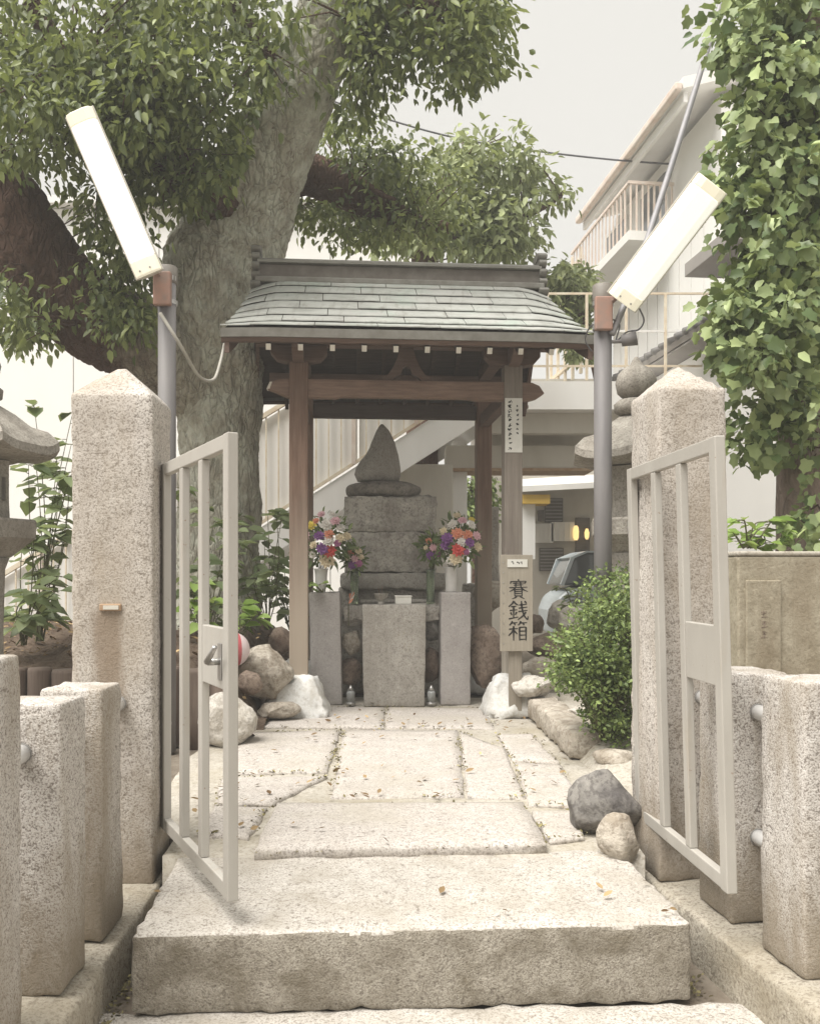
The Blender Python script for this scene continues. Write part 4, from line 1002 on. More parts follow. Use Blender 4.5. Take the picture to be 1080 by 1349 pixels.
tag(hewn(0.24, 1.62, 0.17, 0.03, 0.012, 0.06, 91).build('edging_stone', M['tan_rock'], None, True, loc=(1.045, 6.30, 0.285), rot=(0, 0, R(1.5))), 'long tan edging stone along the right side of the path', 'edging stone')
tag(hewn(0.155, 0.10, 0.78, 0.02, 0.006, 0.06, 92).build('stone_tablet', M['grey_stone'], None, True, loc=(X(647, 9.0), 9.0, Z(772, 9.0))), 'plain grey standing stone tablet behind the right front post', 'stone tablet')
tag(hewn(0.30, 0.16, 1.02, 0.02, 0.006, 0.06, 93).build('stone_tablet', M['monument'], None, True, loc=(X(628, 9.35), 9.35, 0.29)), 'dark stone slab beside the rear right post', 'stone tablet')

# toy ball by the boulder
bl = thing('ball', 'pink white and red toy ball beside the left boulder', 'ball', P(306, 880, 6.75))
v, f = [], []
n, k = 28, 18; R_b = 0.128
def ball_part(name, j0, j1, mat):
    v, f = [], []
    for j in range(j0, j1 + 1):
        q = math.pi * j / k
        for i in range(n): v.append((R_b * math.cos(q), R_b * math.sin(q) * math.cos(2 * math.pi * i / n), R_b * math.sin(q) * math.sin(2 * math.pi * i / n)))
    m_ = j1 - j0
    for j in range(m_):
        for i in range(n): f.append((j * n + i, j * n + (i + 1) % n, (j + 1) * n + (i + 1) % n, (j + 1) * n + i))
    MB().add(v, f).build(name, mat, bl, True, loc=(0, 0, 0.135))
ball_part('red_panel', 7, k, M['red_plastic']); ball_part('pink_panel', 0, 7, M['pink_plastic'])
bl.rotation_euler = (0, 0, R(24))

# ================================================================ STONE LANTERNS
def lantern(label, loc, rz, s):
    t = thing('stone_lantern', label, 'stone lantern', loc, rz, 'stone lanterns behind the gate pillars')
    mt = M['lantern_stone']
    def L_(nm, prof, n=24, sq=0.0, rz_=0.0, smooth=True): return MB().lathe([(r * s, z * s) for r, z in prof], n, sq=sq, rz=rz_).build(nm, mt, t, smooth)
    L_('base', [(0.34, 0), (0.36, 0.10), (0.33, 0.20), (0.20, 0.26)], 36)
    L_('shaft', [(0.17, 0.262), (0.16, 0.40), (0.155, 0.80), (0.165, 1.18), (0.19, 1.25)], 36)
    L_('platform', [(0.20, 1.252), (0.27, 1.31), (0.345, 1.37), (0.35, 1.47), (0.34, 1.485), (0.2, 1.49)], 6, smooth=False)
    fb = L_('firebox', [(0.195, 1.492), (0.19, 1.60), (0.19, 1.80), (0.195, 1.845)], 6, smooth=False)
    for k in range(2):
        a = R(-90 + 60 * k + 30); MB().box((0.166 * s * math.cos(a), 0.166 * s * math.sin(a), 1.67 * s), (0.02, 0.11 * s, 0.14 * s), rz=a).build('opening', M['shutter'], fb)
    # six-sided roof with upturned eave tips
    v, f = [], []; n = 60
    for r, z in ((0.16, 1.852), (0.42, 1.86), (0.455, 1.875), (0.452, 1.925), (0.39, 1.985), (0.30, 2.06), (0.21, 2.13), (0.13, 2.185), (0.09, 2.20)):
        for j in range(n):
            a = 2 * math.pi * j / n; kk = (a % (math.pi / 3)) - math.pi / 6
            hexr = math.cos(math.pi / 6) / math.cos(kk); tip = (abs(kk) / (math.pi / 6)) ** 4
            rr = r * (0.1 + 0.9 * hexr) * 1.07
            q = Vector((rr * math.cos(a), rr * math.sin(a), z + (0.045 * tip if r > 0.38 else 0)))
            q += Vector((0.004, 0.004, 0.006)) * noise.noise(q * 5); v.append(q * s)
    m_ = 9
    for k in range(m_ - 1):
        for j in range(n): f.append((k * n + j, k * n + (j + 1) % n, (k + 1) * n + (j + 1) % n, (k + 1) * n + j))
    f += [tuple(range(n))[::-1], tuple(range((m_ - 1) * n, m_ * n))]
    MB().add(v, f).build('roof', mt, t, False)
    L_('finial_collar', [(0.10, 2.195), (0.15, 2.23), (0.155, 2.28), (0.12, 2.31)], 28)
    L_('jewel', [(0.08, 2.312), (0.13, 2.36), (0.143, 2.43), (0.125, 2.49), (0.085, 2.53), (0.045, 2.555), (0.028, 2.585), (0.012, 2.61)], 28)
    return t
lantern('left stone lantern with six sided roof at the picture edge behind the fence', (X(-32, 5.5), 5.5, 0.27), R(12), 0.985)
lantern('right stone lantern with round jewel top behind the right lamp pole', (X(838, 6.35), 6.35, 0.30), R(20), 1.0)

# ================================================================ LAMP POLES
def lamp(label, base, top_z, a, b, wide, face, cord):
    t = thing('lamp_post', label, 'lamp', base, 0, 'lit tube lamps on poles either side of the gateway')
    B = Vector(base)
    MB().tube([(0, 0, 0), (0, 0, top_z - B.z)], 0.056, 20).build('pole', M['pole_paint'], t, True)
    cp = MB().lathe([(0.064, -0.11), (0.066, -0.10), (0.066, -0.005), (0.058, 0.0)], 20).build('pole_cap', M['copper_brown'], t, True, loc=(0, 0, top_z - B.z + 0.003))
    a, b = Vector(a) - B, Vector(b) - B                 # lower and upper end of the fitting
    ax = (b - a).normalized(); n = (Vector(face) - ax * Vector(face).dot(ax)).normalized(); s = ax.cross(n).normalized()
    w = wide / 2
    # housing: shallow trough with sloping sides
    prof = [(-w, 0.012), (-w, 0.0), (-w * 0.55, -0.055), (w * 0.55, -0.055), (w, 0.0), (w, 0.012)]
    hs_ = MB().prism([a + s * p + n * q for p, q in prof], b - a).build('housing', M['white_enamel'], t, bevel=0.003)
    L_ = (b - a).length
    prof2 = [(-w * 0.93, 0.0125), (-w * 0.80, 0.05), (-w * 0.45, 0.066), (w * 0.45, 0.066), (w * 0.80, 0.05), (w * 0.93, 0.0125)]
    MB().prism([a + ax * 0.10 * L_ + s * p + n * q for p, q in prof2], (b - a) * 0.82).build('diffuser', M['diffuser'], hs_, bevel=0.006)
    for k0, k1 in ((0.004, 0.098), (0.922, 0.996)):
        MB().prism([a + ax * k0 * L_ + s * p + n * q for p, q in prof2], (b - a) * (k1 - k0)).build('end_cap', M['lamp_end'], hs_, bevel=0.006)
    for p in (-w * 0.6, w * 0.6): MB().lathe([(0.006, 0), (0.006, 0.004)], 8).build('screw', M['steel'], hs_, loc=a + s * p * 0.6 + n * 0.0665 + ax * 0.03, rot=n.to_track_quat('Z', 'Y').to_euler())
    # clamp and arm carrying the fitting
    zc = a.z - 0.02
    for dz in (0.05, -0.10): MB().lathe([(0.066, -0.014), (0.066, 0.014)], 18).build('clamp_band', M['steel'], t, loc=(0, 0, zc + dz))
    MB().box((-0.01, -0.07, zc - 0.03), (0.11, 0.045, 0.21)).build('junction_box', M['bracket'], t, bevel=0.008)
    MB().bar((0, -0.05, zc + 0.02), a + ax * 0.14 - n * 0.058, 0.04, 0.03).build('arm', M['bracket'], t, bevel=0.004)
    return t
lamp('left lit tube lamp leaning outward on its dark pole by the big tree', (X(220, 5.8), 5.8, 0.28), Z(352, 5.8), P(198, 362, 5.62), P(105, 147, 5.42), 0.185, (0.05, -1, -0.42), None)
lamp('right lit tube lamp leaning outward on its dark pole by the stone lantern', (X(794, 5.8), 5.8, 0.28), Z(376, 5.8), P(818, 398, 5.66), P(938, 240, 5.32), 0.225, (-0.05, -1, -0.42), None)
def cable(name, label, pts, r, mat, n=8, parent=None):
    o = MB().tube([Vector(q) for q in spline(pts, 10)], r, n).build(name, mat, parent, True)
    if not parent: tag(o, label, 'cable')
    return o
cable('power_cord', 'pale cord sagging from the left lamp to the corner of the roof', [P(211, 412, 5.72), P(236, 452, 5.75), P(262, 495, 6.1), P(281, 500, 6.4), P(290, 478, 6.6), P(297, 447, 6.72)], 0.011, M['pale_cable'])
cable('service_cable', 'thick grey service cable rising steeply from the right lamp pole', [P(806, 440, 5.74), P(822, 402, 5.8), P(845, 338, 6.0), P(882, 225, 6.3), P(918, 110, 6.6), P(950, 0, 6.9), P(980, -120, 7.2)], 0.021, M['conduit'])
cable('overhead_wire', 'thin black overhead wire crossing the sky above the roof', [P(330, 92, 13), P(460, 140, 13), P(600, 181, 13), P(760, 205, 13), P(920, 217, 13), P(1100, 215, 13)], 0.014, M['cable'])
cable('thin_wire', 'loop of thin black wire below the right lamp', [P(842, 406, 5.7), P(848, 422, 5.72), P(841, 434, 5.74), P(826, 437, 5.75), P(812, 448, 5.75), P(816, 428, 5.75), P(806, 420, 5.74)], 0.005, M['cable'], 6)
cable('thin_wire', 'thin black wire from the right lamp pole to the roof corner', [P(786, 425, 5.75), P(776, 432, 6.0), P(771, 448, 6.4), P(779, 462, 6.6)], 0.005, M['cable'], 6)
fl = thing('flood_light', 'small dark spot lamp fixed to the right lamp pole', 'lamp', P(806, 450, 5.75))
MB().tube([(0, 0, 0), (0.06, -0.01, 0.0)], 0.012, 8).build('arm', M['pole_paint'], fl)
MB().tube([(0.055, -0.02, 0.0), (0.10, -0.03, 0.006), (0.145, -0.04, 0.014)], [0.035, 0.04, 0.046], 16).build('lamp_head', M['pole_paint'], fl, True)
# ================================================================ LOG EDGING, PLANTER WALL
le = thing('log_edging', 'row of short upright logs edging the left planting bed', 'edging', (-3.6, 6.02, 0.27))
rl = random.Random(8); x = 0.0
lm = [MB().lathe([(0.082, 0), (0.084, 0.2), (0.083, 0.50), (0.078, 0.52), (0.03, 0.524)], 14).mesh('log_%d' % k, M['log'], True) for k in range(1)]
while x < 2.45:
    s = rl.uniform(0.85, 1.12); x += 0.085 * s
    link('log', lm[0], le, (x, rl.uniform(-.015, .015), rl.uniform(-.02, .012)), (0, 0, rl.uniform(0, 6)), (s, s, 1)); x += 0.085 * s
pw = thing('planter_wall', 'stained concrete planter wall with carved panel under the right tree', 'wall', (X(972, 4.9), 4.9, 0.25), R(3))
MB().box((0.62, 0.45, 0.625), (1.24, 0.90, 1.25)).build('wall', M['concrete_wall'], pw, bevel=0.012)
MB().box((0.62, 0.45, 1.263), (1.25, 0.91, 0.024)).build('coping', M['mortar'], pw, bevel=0.008)
cpn = MB().box((0.135, -0.006, 0.56), (0.19, 0.02, 1.12)).build('carved_panel', M['concrete_wall'], pw, bevel=0.006)
mb = MB(); r4 = random.Random(4)
for k in range(3):
    zc = 0.94 - k * 0.055
    for st_ in (((.1, .8), (.8, .85)), ((.2, .5), (.7, .5)), ((.05, .1), (.9, .15)), ((.5, .9), (.45, .1))): brush(mb, tuple((a + r4.uniform(-.1, .1), b_ + r4.uniform(-.1, .1)) for a, b_ in st_), 0.006, 0.115, zc - .02, 0.045, 0.04, -0.0161, 0.0012)
mb.build('carved_mark', M['brown_rock'], cpn)

# ================================================================ BACKDROP: WHITE BUILDING, FOOTBRIDGE, HOUSES, CAR
wb = thing('white_building', 'tall windowless white building clad in wide panels behind the shrine', 'building', (-6.9, 15, 0.2))
MB().box((0, 3, 3.6), (14.0, 6.0, 7.2)).build('wall', M['wall_white'], wb)
for k in range(10):
    MB().box((-6.3 + k * 1.4, -0.02, 3.6), (1.385, 0.036, 7.16)).build('cladding_panel', M['clad_white'], wb, bevel=0.004)
MB().box((0, 2.9, 7.26), (14.1, 6.3, 0.12)).build('parapet_cap', M['wall_white'], wb)

FB = thing('footbridge', 'white steel footbridge stair with rusty yellow railing climbing behind the shrine', 'footbridge', (-4.2, 10.5, 0.27))
yb = 10.5
def fp(u, v): return P(u, v, yb) - Vector((-4.2, 10.5, 0.27))
def on(x, a, b): return a + (b - a) * (x - a.x) / (b.x - a.x)
h0, h1 = fp(35, 738), fp(385, 525)
def hand(x): return on(x, h0, h1)
b0, b1 = fp(360, 682), fp(597, 530)
def base(x): return on(x, b0, b1)
xe = fp(640, 0).x
st0 = -0.75
for yy in (0.0, 1.5):
    MB().prism([base(st0) + Vector((0, yy, -0.02)), base(xe) + Vector((0, yy, -0.02)), base(xe) + Vector((0, yy, -0.42)), base(st0) + Vector((0, yy, -0.42))], (0, 0.06, 0)).build('stringer', M['bridge_paint'], FB)
    MB().bar(hand(-0.9) + Vector((0, yy, 0)), hand(xe) + Vector((0, yy, 0)), 0.05, 0.05).build('handrail', M['rail_yellow'] if yy == 0 else M['bridge_paint'], FB)
    MB().bar(base(st0) + Vector((0, yy, 0.03)), base(xe) + Vector((0, yy, 0.03)), 0.035, 0.035).build('lower_rail', M['rail_yellow'], FB)
ns = 24
for k in range(ns):
    xx = st0 + (xe - st0) * (k + .5) / ns; q = base(xx)
    MB().box((xx, 0.75, q.z - 0.12), ((xe - st0) / ns * 1.15, 1.43, 0.05)).build('tread', M['bridge_paint'], FB)
xx = st0
kk = 0
while xx < xe:
    q, h_ = base(xx), hand(xx)
    MB().box((xx, 0.0, (q.z + h_.z) / 2 + 0.01), (0.016 if kk % 5 else 0.045, 0.016 if kk % 5 else 0.045, h_.z - q.z - 0.02)).build('baluster' if kk % 5 else 'rail_post', M['rail_yellow'] if kk % 5 else M['pink_rust'], FB)
    xx += 0.1435; kk += 1
# white screen sheets fixed behind the balusters
for k in range(4):
    xa, xb = st0 + (xe - st0) * k / 4, st0 + (xe - st0) * (k + 1) / 4 - 0.02
    MB().prism([base(xa) + Vector((0, .05, .05)), base(xb) + Vector((0, .05, .05)), hand(xb) + Vector((0, .05, -.04)), hand(xa) + Vector((0, .05, -.04))], (0, 0.006, 0)).build('screen_sheet', M['clad_white'], FB)
zd = base(xe).z
MB().box((xe + 1.75, 0.75, zd - 0.17), (3.5, 1.62, 0.32)).build('deck', M['bridge_paint'], FB)
MB().box((xe + 1.75, 0.25, zd - 0.45), (3.46, 0.16, 0.235)).build('girder', M['beige_concrete'], FB)
MB().box((xe + 1.75, 1.25, zd - 0.45), (3.46, 0.16, 0.235)).build('girder', M['beige_concrete'], FB)
for k in range(8):
    MB().box((xe + 0.25 + k * 0.45, -0.03, zd + 0.5), (0.028, 0.028, 0.98)).build('rail_post', M['rail_yellow'], FB)
for z in (0.15, 0.55, 0.98): MB().box((xe + 1.75, -0.03, zd + z + 0.02), (3.5, 0.022, 0.022)).build('deck_rail', M['bridge_paint'] if z == 0.55 else M['rail_yellow'], FB)
MB().box((fp(561, 0).x, 0.85, (zd - 0.9) / 2), (0.66, 0.9, zd - 0.9)).build('pier', M['beige_concrete'], FB, bevel=0.02)
MB().box((fp(607, 0).x + .02, 0.75, (zd - 0.6) / 2), (0.18, 0.3, zd - 0.6)).build('column', M['bridge_paint'], FB, bevel=0.01)
MB().box((fp(690, 0).x, 0.75, zd - 0.80), (1.75, 0.5, 0.28)).build('cross_girder', M['beige_concrete'], FB, bevel=0.01)
MB().box((fp(690, 0).x, 0.75, zd - 0.955), (1.78, 0.56, 0.03)).build('rusty_flange', M['rust'], FB)

# shop house across the street
SH = thing('shop_house', 'beige shop house with white canopy and two dark shutters under the footbridge', 'house', (3.0, 17.0, 0.26))
ys = 17.0
def sp(u, v): return P(u, v, ys) - Vector((3.0, 17.0, 0.26))
MB().box((0.2, 2.1, 2.4), (3.6, 4.0, 4.8)).build('wall', M['beige_concrete'], SH)
for (u0, u1, v0, v1) in ((718, 742, 656, 688), (711, 743, 722, 752)):
    a, b_ = sp(u0, v1), sp(u1, v0)
    sh = MB().box(((a.x + b_.x) / 2, 0.08, (a.z + b_.z) / 2), (b_.x - a.x, 0.06, b_.z - a.z)).build('shutter', M['shutter'], SH)
    for k in range(7): MB().box(((a.x + b_.x) / 2, 0.045, a.z + (b_.z - a.z) * (k + .5) / 7), (b_.x - a.x - .03, 0.014, 0.022)).build('slat', M['soffit'], sh)
a, b_ = sp(680, 655), sp(790, 638)
cn = MB().prism([(a.x, -0.9, a.z + .02), (b_.x, -0.9, a.z + .10), (b_.x, 0.1, b_.z + .1), (a.x, 0.1, b_.z)], (0, 0, 0.10)).build('canopy', M['bridge_paint'], SH)
MB().box(((a.x + sp(702, 0).x) / 2 + .1, -0.5, a.z - 0.10), (0.5, 0.6, 0.16)).build('awning', M['yellow'], SH)
MB().box((sp(686, 0).x, -0.6, sp(0, 700).z), (0.36, 0.05, 1.05)).build('notice_panel', M['clad_white'], SH)
dr = MB().box((sp(768, 0).x, 0.07, sp(0, 712).z), (0.26, 0.07, 0.85)).build('door', M['shutter'], SH)
lgt = MB().lathe([(0.03, 0), (0.05, 0.05), (0.055, 0.16), (0.045, 0.24), (0.025, 0.27)], 14).build('lamp_globe', M['warm_glow'], SH, True, loc=(sp(757, 0).x, -0.12, sp(0, 712).z))
MB().lathe([(0.02, 0), (0.04, 0.04), (0.045, 0.13), (0.02, 0.2)], 14).build('lamp_globe', M['warm_glow'], SH, True, loc=(sp(771, 0).x, -0.14, sp(0, 711).z))
for k, (u0, u1, v) in enumerate(((703, 728, 690), (726, 756, 688))):
    a, b_ = sp(u0, v + 25), sp(u1, v)
    cp_ = MB()
    for i in range(9): cp_.box((a.x + (b_.x - a.x) * (i + .5) / 9, -0.02 - .012 * (i % 2), (a.z + b_.z) / 2), ((b_.x - a.x) / 9, 0.05, b_.z - a.z))
    cp_.build('corrugated_sheet', M['bridge_paint'], SH)
MB().box((sp(711, 0).x, -0.12, sp(0, 680).z), (0.10, 0.14, 0.2)).build('meter_box', M['shutter'], SH)

# parked car in the street behind the rocks
CA = thing('parked_car', 'pale blue small car parked in the street behind the rocks', 'car', (3.75, 13.6, 0.26))
prof = [(-1.75, .28), (-1.75, .62), (-1.68, .80), (-1.55, .90), (-1.15, 1.0), (1.2, 1.0), (1.60, .94), (1.72, .72), (1.75, .45), (1.74, .28)]
MB().prism([(a, -0.72, b_) for a, b_ in prof], (0, 1.44, 0)).build('body', M['car_paint'], CA, bevel=0.05, seg=3)
cab = [(-1.62, .985), (-1.45, 1.36), (-1.25, 1.46), (0.35, 1.48), (0.62, 1.40), (1.12, .985)]
MB().prism([(a, -0.62, b_) for a, b_ in cab], (0, 1.24, 0)).build('glasshouse', M['car_glass'], CA, bevel=0.04)
MB().prism([(a, -0.65, b_) for a, b_ in [(-1.47, 1.385), (-1.25, 1.475), (.36, 1.495), (.63, 1.415), (.60, 1.395), (.34, 1.47), (-1.24, 1.45), (-1.44, 1.365)]], (0, 1.30, 0)).build('roof', M['car_paint'], CA)
for a0, a1 in (((-1.60, .99), (-1.45, 1.38)), ((-0.45, .99), (-0.42, 1.46)), ((1.10, .99), (0.61, 1.40))):
    for yy in (-0.635, 0.635): MB().bar((a0[0], yy, a0[1]), (a1[0], yy, a1[1]), 0.07, 0.05).build('pillar', M['car_paint'], CA)
for xx in (-1.1, 1.1):
    for yy in (-0.66, 0.66):
        wv = MB().lathe([(0.2, -0.09), (0.275, -0.08), (0.285, 0), (0.275, 0.08), (0.2, 0.09)], 24).build('wheel', M['tyre'], CA, True, loc=(xx, yy, 0.285), rot=(R(90), 0, 0))
        MB().lathe([(0.19, -0.095), (0.17, -0.08), (0.17, 0.08), (0.19, 0.095)], 20).build('rim', M['steel'], wv, True)
for yy in (-0.5, 0.5): MB().box((1.72, yy, 0.74), (0.06, 0.24, 0.14)).build('headlight', M['clear_glass'], CA, bevel=0.02)
MB().box((0.55, -0.76, 1.03), (0.12, 0.16, 0.11)).build('door_mirror', M['car_paint'], CA, bevel=0.03)
for xx in (-0.42, 0.62): MB().box((xx, -0.722, 0.64), (0.012, 0.008, 0.62)).build('door_gap', M['tyre'], CA)
for xx in (-0.30, 0.75): MB().box((xx - .25, -0.728, 0.86), (0.14, 0.02, 0.03)).build('door_handle', M['steel'], CA, bevel=0.005)

# white house on the right, seen along its side
HO = thing('white_house', 'white three storey house with tiled lean-to roof and small balcony on the right', 'house', (4.14, 8.6, 0.26), R(6))
def hz(z): return z - 0.26
MB().box((2.6, 4.75, hz(7.35) / 2), (5.2, 4.0, hz(7.35))).build('wall', M['wall_white'], HO)
MB().box((2.6, 1.37, hz(5.6) / 2), (5.196, 2.74, hz(5.6))).build('front_wing', M['wall_white'], HO)
MB().box((-0.305, 2.8, hz(3.96) / 2), (0.60, 5.5, hz(3.96))).build('lean_to_wall', M['wall_white'], HO)
for k in range(17):
    MB().box((-0.014, 0.20 + k * 0.4, hz(4.95)), (0.026, 0.37, 1.25 if k < 6 else 2.3)).build('siding_sheet', M['clad_white'], HO)
MB().prism([(-0.55, 2.6, hz(7.32)), (5.6, 2.6, hz(9.0)), (5.6, 2.6, hz(9.14)), (-0.55, 2.6, hz(7.46))], (0, 4.3, 0)).build('roof', M['bridge_paint'], HO)
MB().box((-0.60, 4.75, hz(7.35)), (0.09, 4.3, 0.10)).build('gutter', M['pink_rust'], HO, bevel=0.02)
MB().box((-0.50, 4.75, hz(7.24)), (0.05, 4.2, 0.12)).build('eave_board', M['bridge_paint'], HO)
# tiled lean-to along the ground floor
MB().prism([(-0.90, 0.05, hz(4.0)), (0.02, 0.05, hz(4.36)), (0.02, 0.05, hz(4.42)), (-0.93, 0.05, hz(4.06))], (0, 5.6, 0)).build('lean_to_roof', M['soffit'], HO)
for k in range(24):
    MB().tube([(-0.97, 0.17 + k * 0.235, hz(4.075)), (-0.02, 0.17 + k * 0.235, hz(4.44))], 0.042, 8).build('tile_ridge', M['roof_tile'], HO, True)
MB().box((-0.46, 2.85, hz(3.982)), (0.86, 5.58, 0.025)).build('soffit', M['soffit'], HO)
# balcony
def by(x, y, z): return (x - 3.6, y - 8.6, hz(z))
MB().box(by(3.25, 14.2, 6.10), (0.68, 2.9, 0.13)).build('balcony_floor', M['bridge_paint'], HO)
bal = MB().box(by(3.24, 12.78, 6.84), (0.66, 0.04, 0.04)).build('balcony_rail', M['pink_rust'], HO)
MB().box(by(2.93, 14.2, 6.84), (0.04, 2.86, 0.04)).build('balcony_rail', M['pink_rust'], HO)
for k in range(8): MB().box(by(2.95 + k * 0.085, 12.78, 6.495), (0.022, 0.022, 0.65)).build('baluster', M['pink_rust'], HO)
for k in range(16): MB().box(by(2.93, 12.95 + k * 0.17, 6.495), (0.022, 0.022, 0.65)).build('baluster', M['pink_rust'], HO)
for y0 in (12.9, 14.6):
    wi = MB().box(by(3.58, y0 + .6, 6.72), (0.06, 1.1, 0.9)).build('window', M['bridge_paint'], HO)
    for d in (-.26, .26): MB().box(by(3.545, y0 + .6 + d, 6.72), (0.02, 0.46, 0.8)).build('pane', M['window_glass'], wi)
ub = MB().box(by(3.28, 10.35, 5.02), (0.62, 1.25, 0.16)).build('window_hood', M['soffit'], HO, bevel=0.01)
wi = MB().box(by(3.57, 10.4, 4.78), (0.06, 1.2, 0.34)).build('window', M['bridge_paint'], HO); MB().box(by(3.535, 10.4, 4.78), (0.02, 1.08, 0.26)).build('pane', M['window_glass'], wi)
dp = MB().tube([(-0.64, -0.06, 0), (-0.64, -0.06, hz(3.9))], 0.035, 12).build('drainpipe', M['bridge_paint'], HO, True)
for z in (0.8, 2.0, 3.2): MB().box((-0.64, -0.03, z), (0.10, 0.05, 0.03)).build('pipe_bracket', M['steel'], dp)
# outside steel stair landing at the far end
for k in range(5): MB().box(by(3.2, 16.0 + k * .5, 6.0), (0.05, 0.05, 2.2)).build('stair_post', M['rail_yellow'], HO)
for z in (5.2, 5.9, 6.9): MB().box(by(3.2, 17.0, z), (0.06, 2.2, 0.06)).build('stair_rail', M['rail_yellow'], HO)
MB().box(by(3.0, 15.6, 6.05), (0.9, 0.5, 0.10)).build('stair_landing', M['rail_yellow'], HO)

# ================================================================ PLANTS
def limb(mb, pts, n=16, sub=7, wob=0.07, seed=0.0, ridge=0.0):
    q = spline(pts, sub)
    mb.tube([Vector(p[:3]) for p in q], [p[3] for p in q], n, True, wob, seed, ridge)
def LP(u, v, y, wpx):                                  # limb point: picture place, distance, width
    p = P(u, v, y); return (p.x, p.y, p.z, wpx / 2 / F * y)
def clump_leaves(regions, per, rad, Lr, seed, aspect=0.45, droop=0.6, lobed=False):
    rs = np.random.RandomState(seed); C = []
    for (u, v, ru, rv, y0, y1, n) in regions:
        a = rs.uniform(0, 2 * np.pi, n); r = np.sqrt(rs.uniform(0, 1, n)); y = rs.uniform(y0, y1, n)
        uu, vv = u + ru * r * np.cos(a), v + rv * r * np.sin(a)
        C.append(np.stack([(uu - CX) / F * y, y, EYE - (vv - HY) / F * y], 1))
    C = np.concatenate(C); n = len(C)
    idx = np.repeat(np.arange(n), per)
    off = rs.normal(size=(len(idx), 3)); off /= np.linalg.norm(off, axis=1, keepdims=True)
    off *= (rs.uniform(0.1, 1, (len(idx), 1)) ** 0.6) * rad * rs.uniform(.6, 1.3, (n, 1))[idx]
    off[:, 2] *= 0.7
    pos = C[idx] + off
    dirs = off / rad + rs.normal(scale=.5, size=off.shape) + np.array([0, -.15, -droop])
    ups = rs.normal(scale=.45, size=off.shape) + np.array([0, -.35, 1.0])
    L_ = rs.uniform(Lr[0], Lr[1], len(idx))
    return pos, dirs, ups, L_, C
def twigs(C, targets, r, seed, share=0.5):
    rr = random.Random(seed); mb = MB(); T = [Vector(t) for t in targets]
    for c_ in C:
        if rr.random() > share: continue
        c_ = Vector(c_); t = min(T, key=lambda q: (q - c_).length)
        d = t - c_
        if d.length > 1.1: d = d.normalized() * 1.1
        m_ = c_ + d * 0.5 + Vector((rr.uniform(-.08, .08), rr.uniform(-.08, .08), rr.uniform(0, .1)))
        mb.tube([c_ + d, m_, c_], [r * 1.6, r, r * 0.5], 5)
    return mb

# --- the big tree behind the left pillar
BT = thing('big_tree', 'large old tree with pale lichen covered trunk behind the left pillar', 'tree', (X(292, 8.7), 8.7, 0.28))
BO = Vector((X(292, 8.7), 8.7, 0.28))
tr = MB()
limb(tr, [LP(270, 912, 8.7, 150), LP(282, 800, 8.7, 118), LP(287, 680, 8.7, 106), LP(290, 560, 8.7, 104), LP(284, 470, 8.7, 128), LP(286, 380, 8.7, 150), LP(312, 300, 8.65, 132), LP(350, 215, 8.5, 112), LP(388, 130, 8.3, 98), LP(425, 50, 8.1, 88), LP(455, -50, 7.9, 76), LP(480, -170, 7.7, 62)], 110, 26, 0.09, 1.0, 0.055)
tr.v = [tuple(Vector(p) - BO) for p in tr.v]
tr.build('trunk', M['bark_pale'], BT, True)
bl_ = MB()
limb(bl_, [LP(300, 575, 8.75, 70), LP(268, 515, 8.65, 100), LP(220, 468, 8.55, 118), LP(165, 440, 8.45, 116), LP(112, 412, 8.3, 106), LP(55, 350, 8.1, 104), LP(15, 285, 7.9, 100), LP(-60, 180, 7.7, 90), LP(-130, 60, 7.5, 70)], 72, 20, 0.09, 4.0, 0.06)
bl_.v = [tuple(Vector(p) - BO) for p in bl_.v]; bl_.build('left_limb', M['bark_limb'], BT, True)
br_ = MB()
limb(br_, [LP(320, 290, 8.9, 50), LP(352, 248, 9.0, 58), LP(395, 228, 9.1, 56), LP(440, 243, 9.2, 50), LP(490, 268, 9.4, 42), LP(545, 296, 9.6, 30), LP(590, 300, 9.8, 16)], 40, 14, 0.09, 7.0, 0.06)
limb(br_, [LP(330, 300, 8.5, 40), LP(270, 255, 8.2, 66), LP(215, 215, 7.9, 58), LP(150, 170, 7.6, 46), LP(90, 90, 7.3, 34), LP(40, 0, 7.1, 24)], 16, 8, 0.08, 8.0)
limb(br_, [LP(425, 60, 8.1, 40), LP(480, 30, 7.9, 34), LP(560, 10, 7.7, 22), LP(630, -10, 7.5, 12)], 12, 7, 0.06, 9.0)
limb(br_, [LP(395, 130, 8.3, 36), LP(340, 60, 8.0, 30), LP(290, -20, 7.7, 24), LP(230, -90, 7.4, 16)], 12, 7, 0.06, 10.0)
limb(br_, [LP(455, 250, 9.2, 10), LP(470, 235, 9.1, 9), LP(500, 255, 8.9, 7), LP(520, 262, 8.8, 5)], 8, 5, 0.03, 11.0)
br_.v = [tuple(Vector(p) - BO) for p in br_.v]; br_.build('branches', M['bark_red'], BT, True)
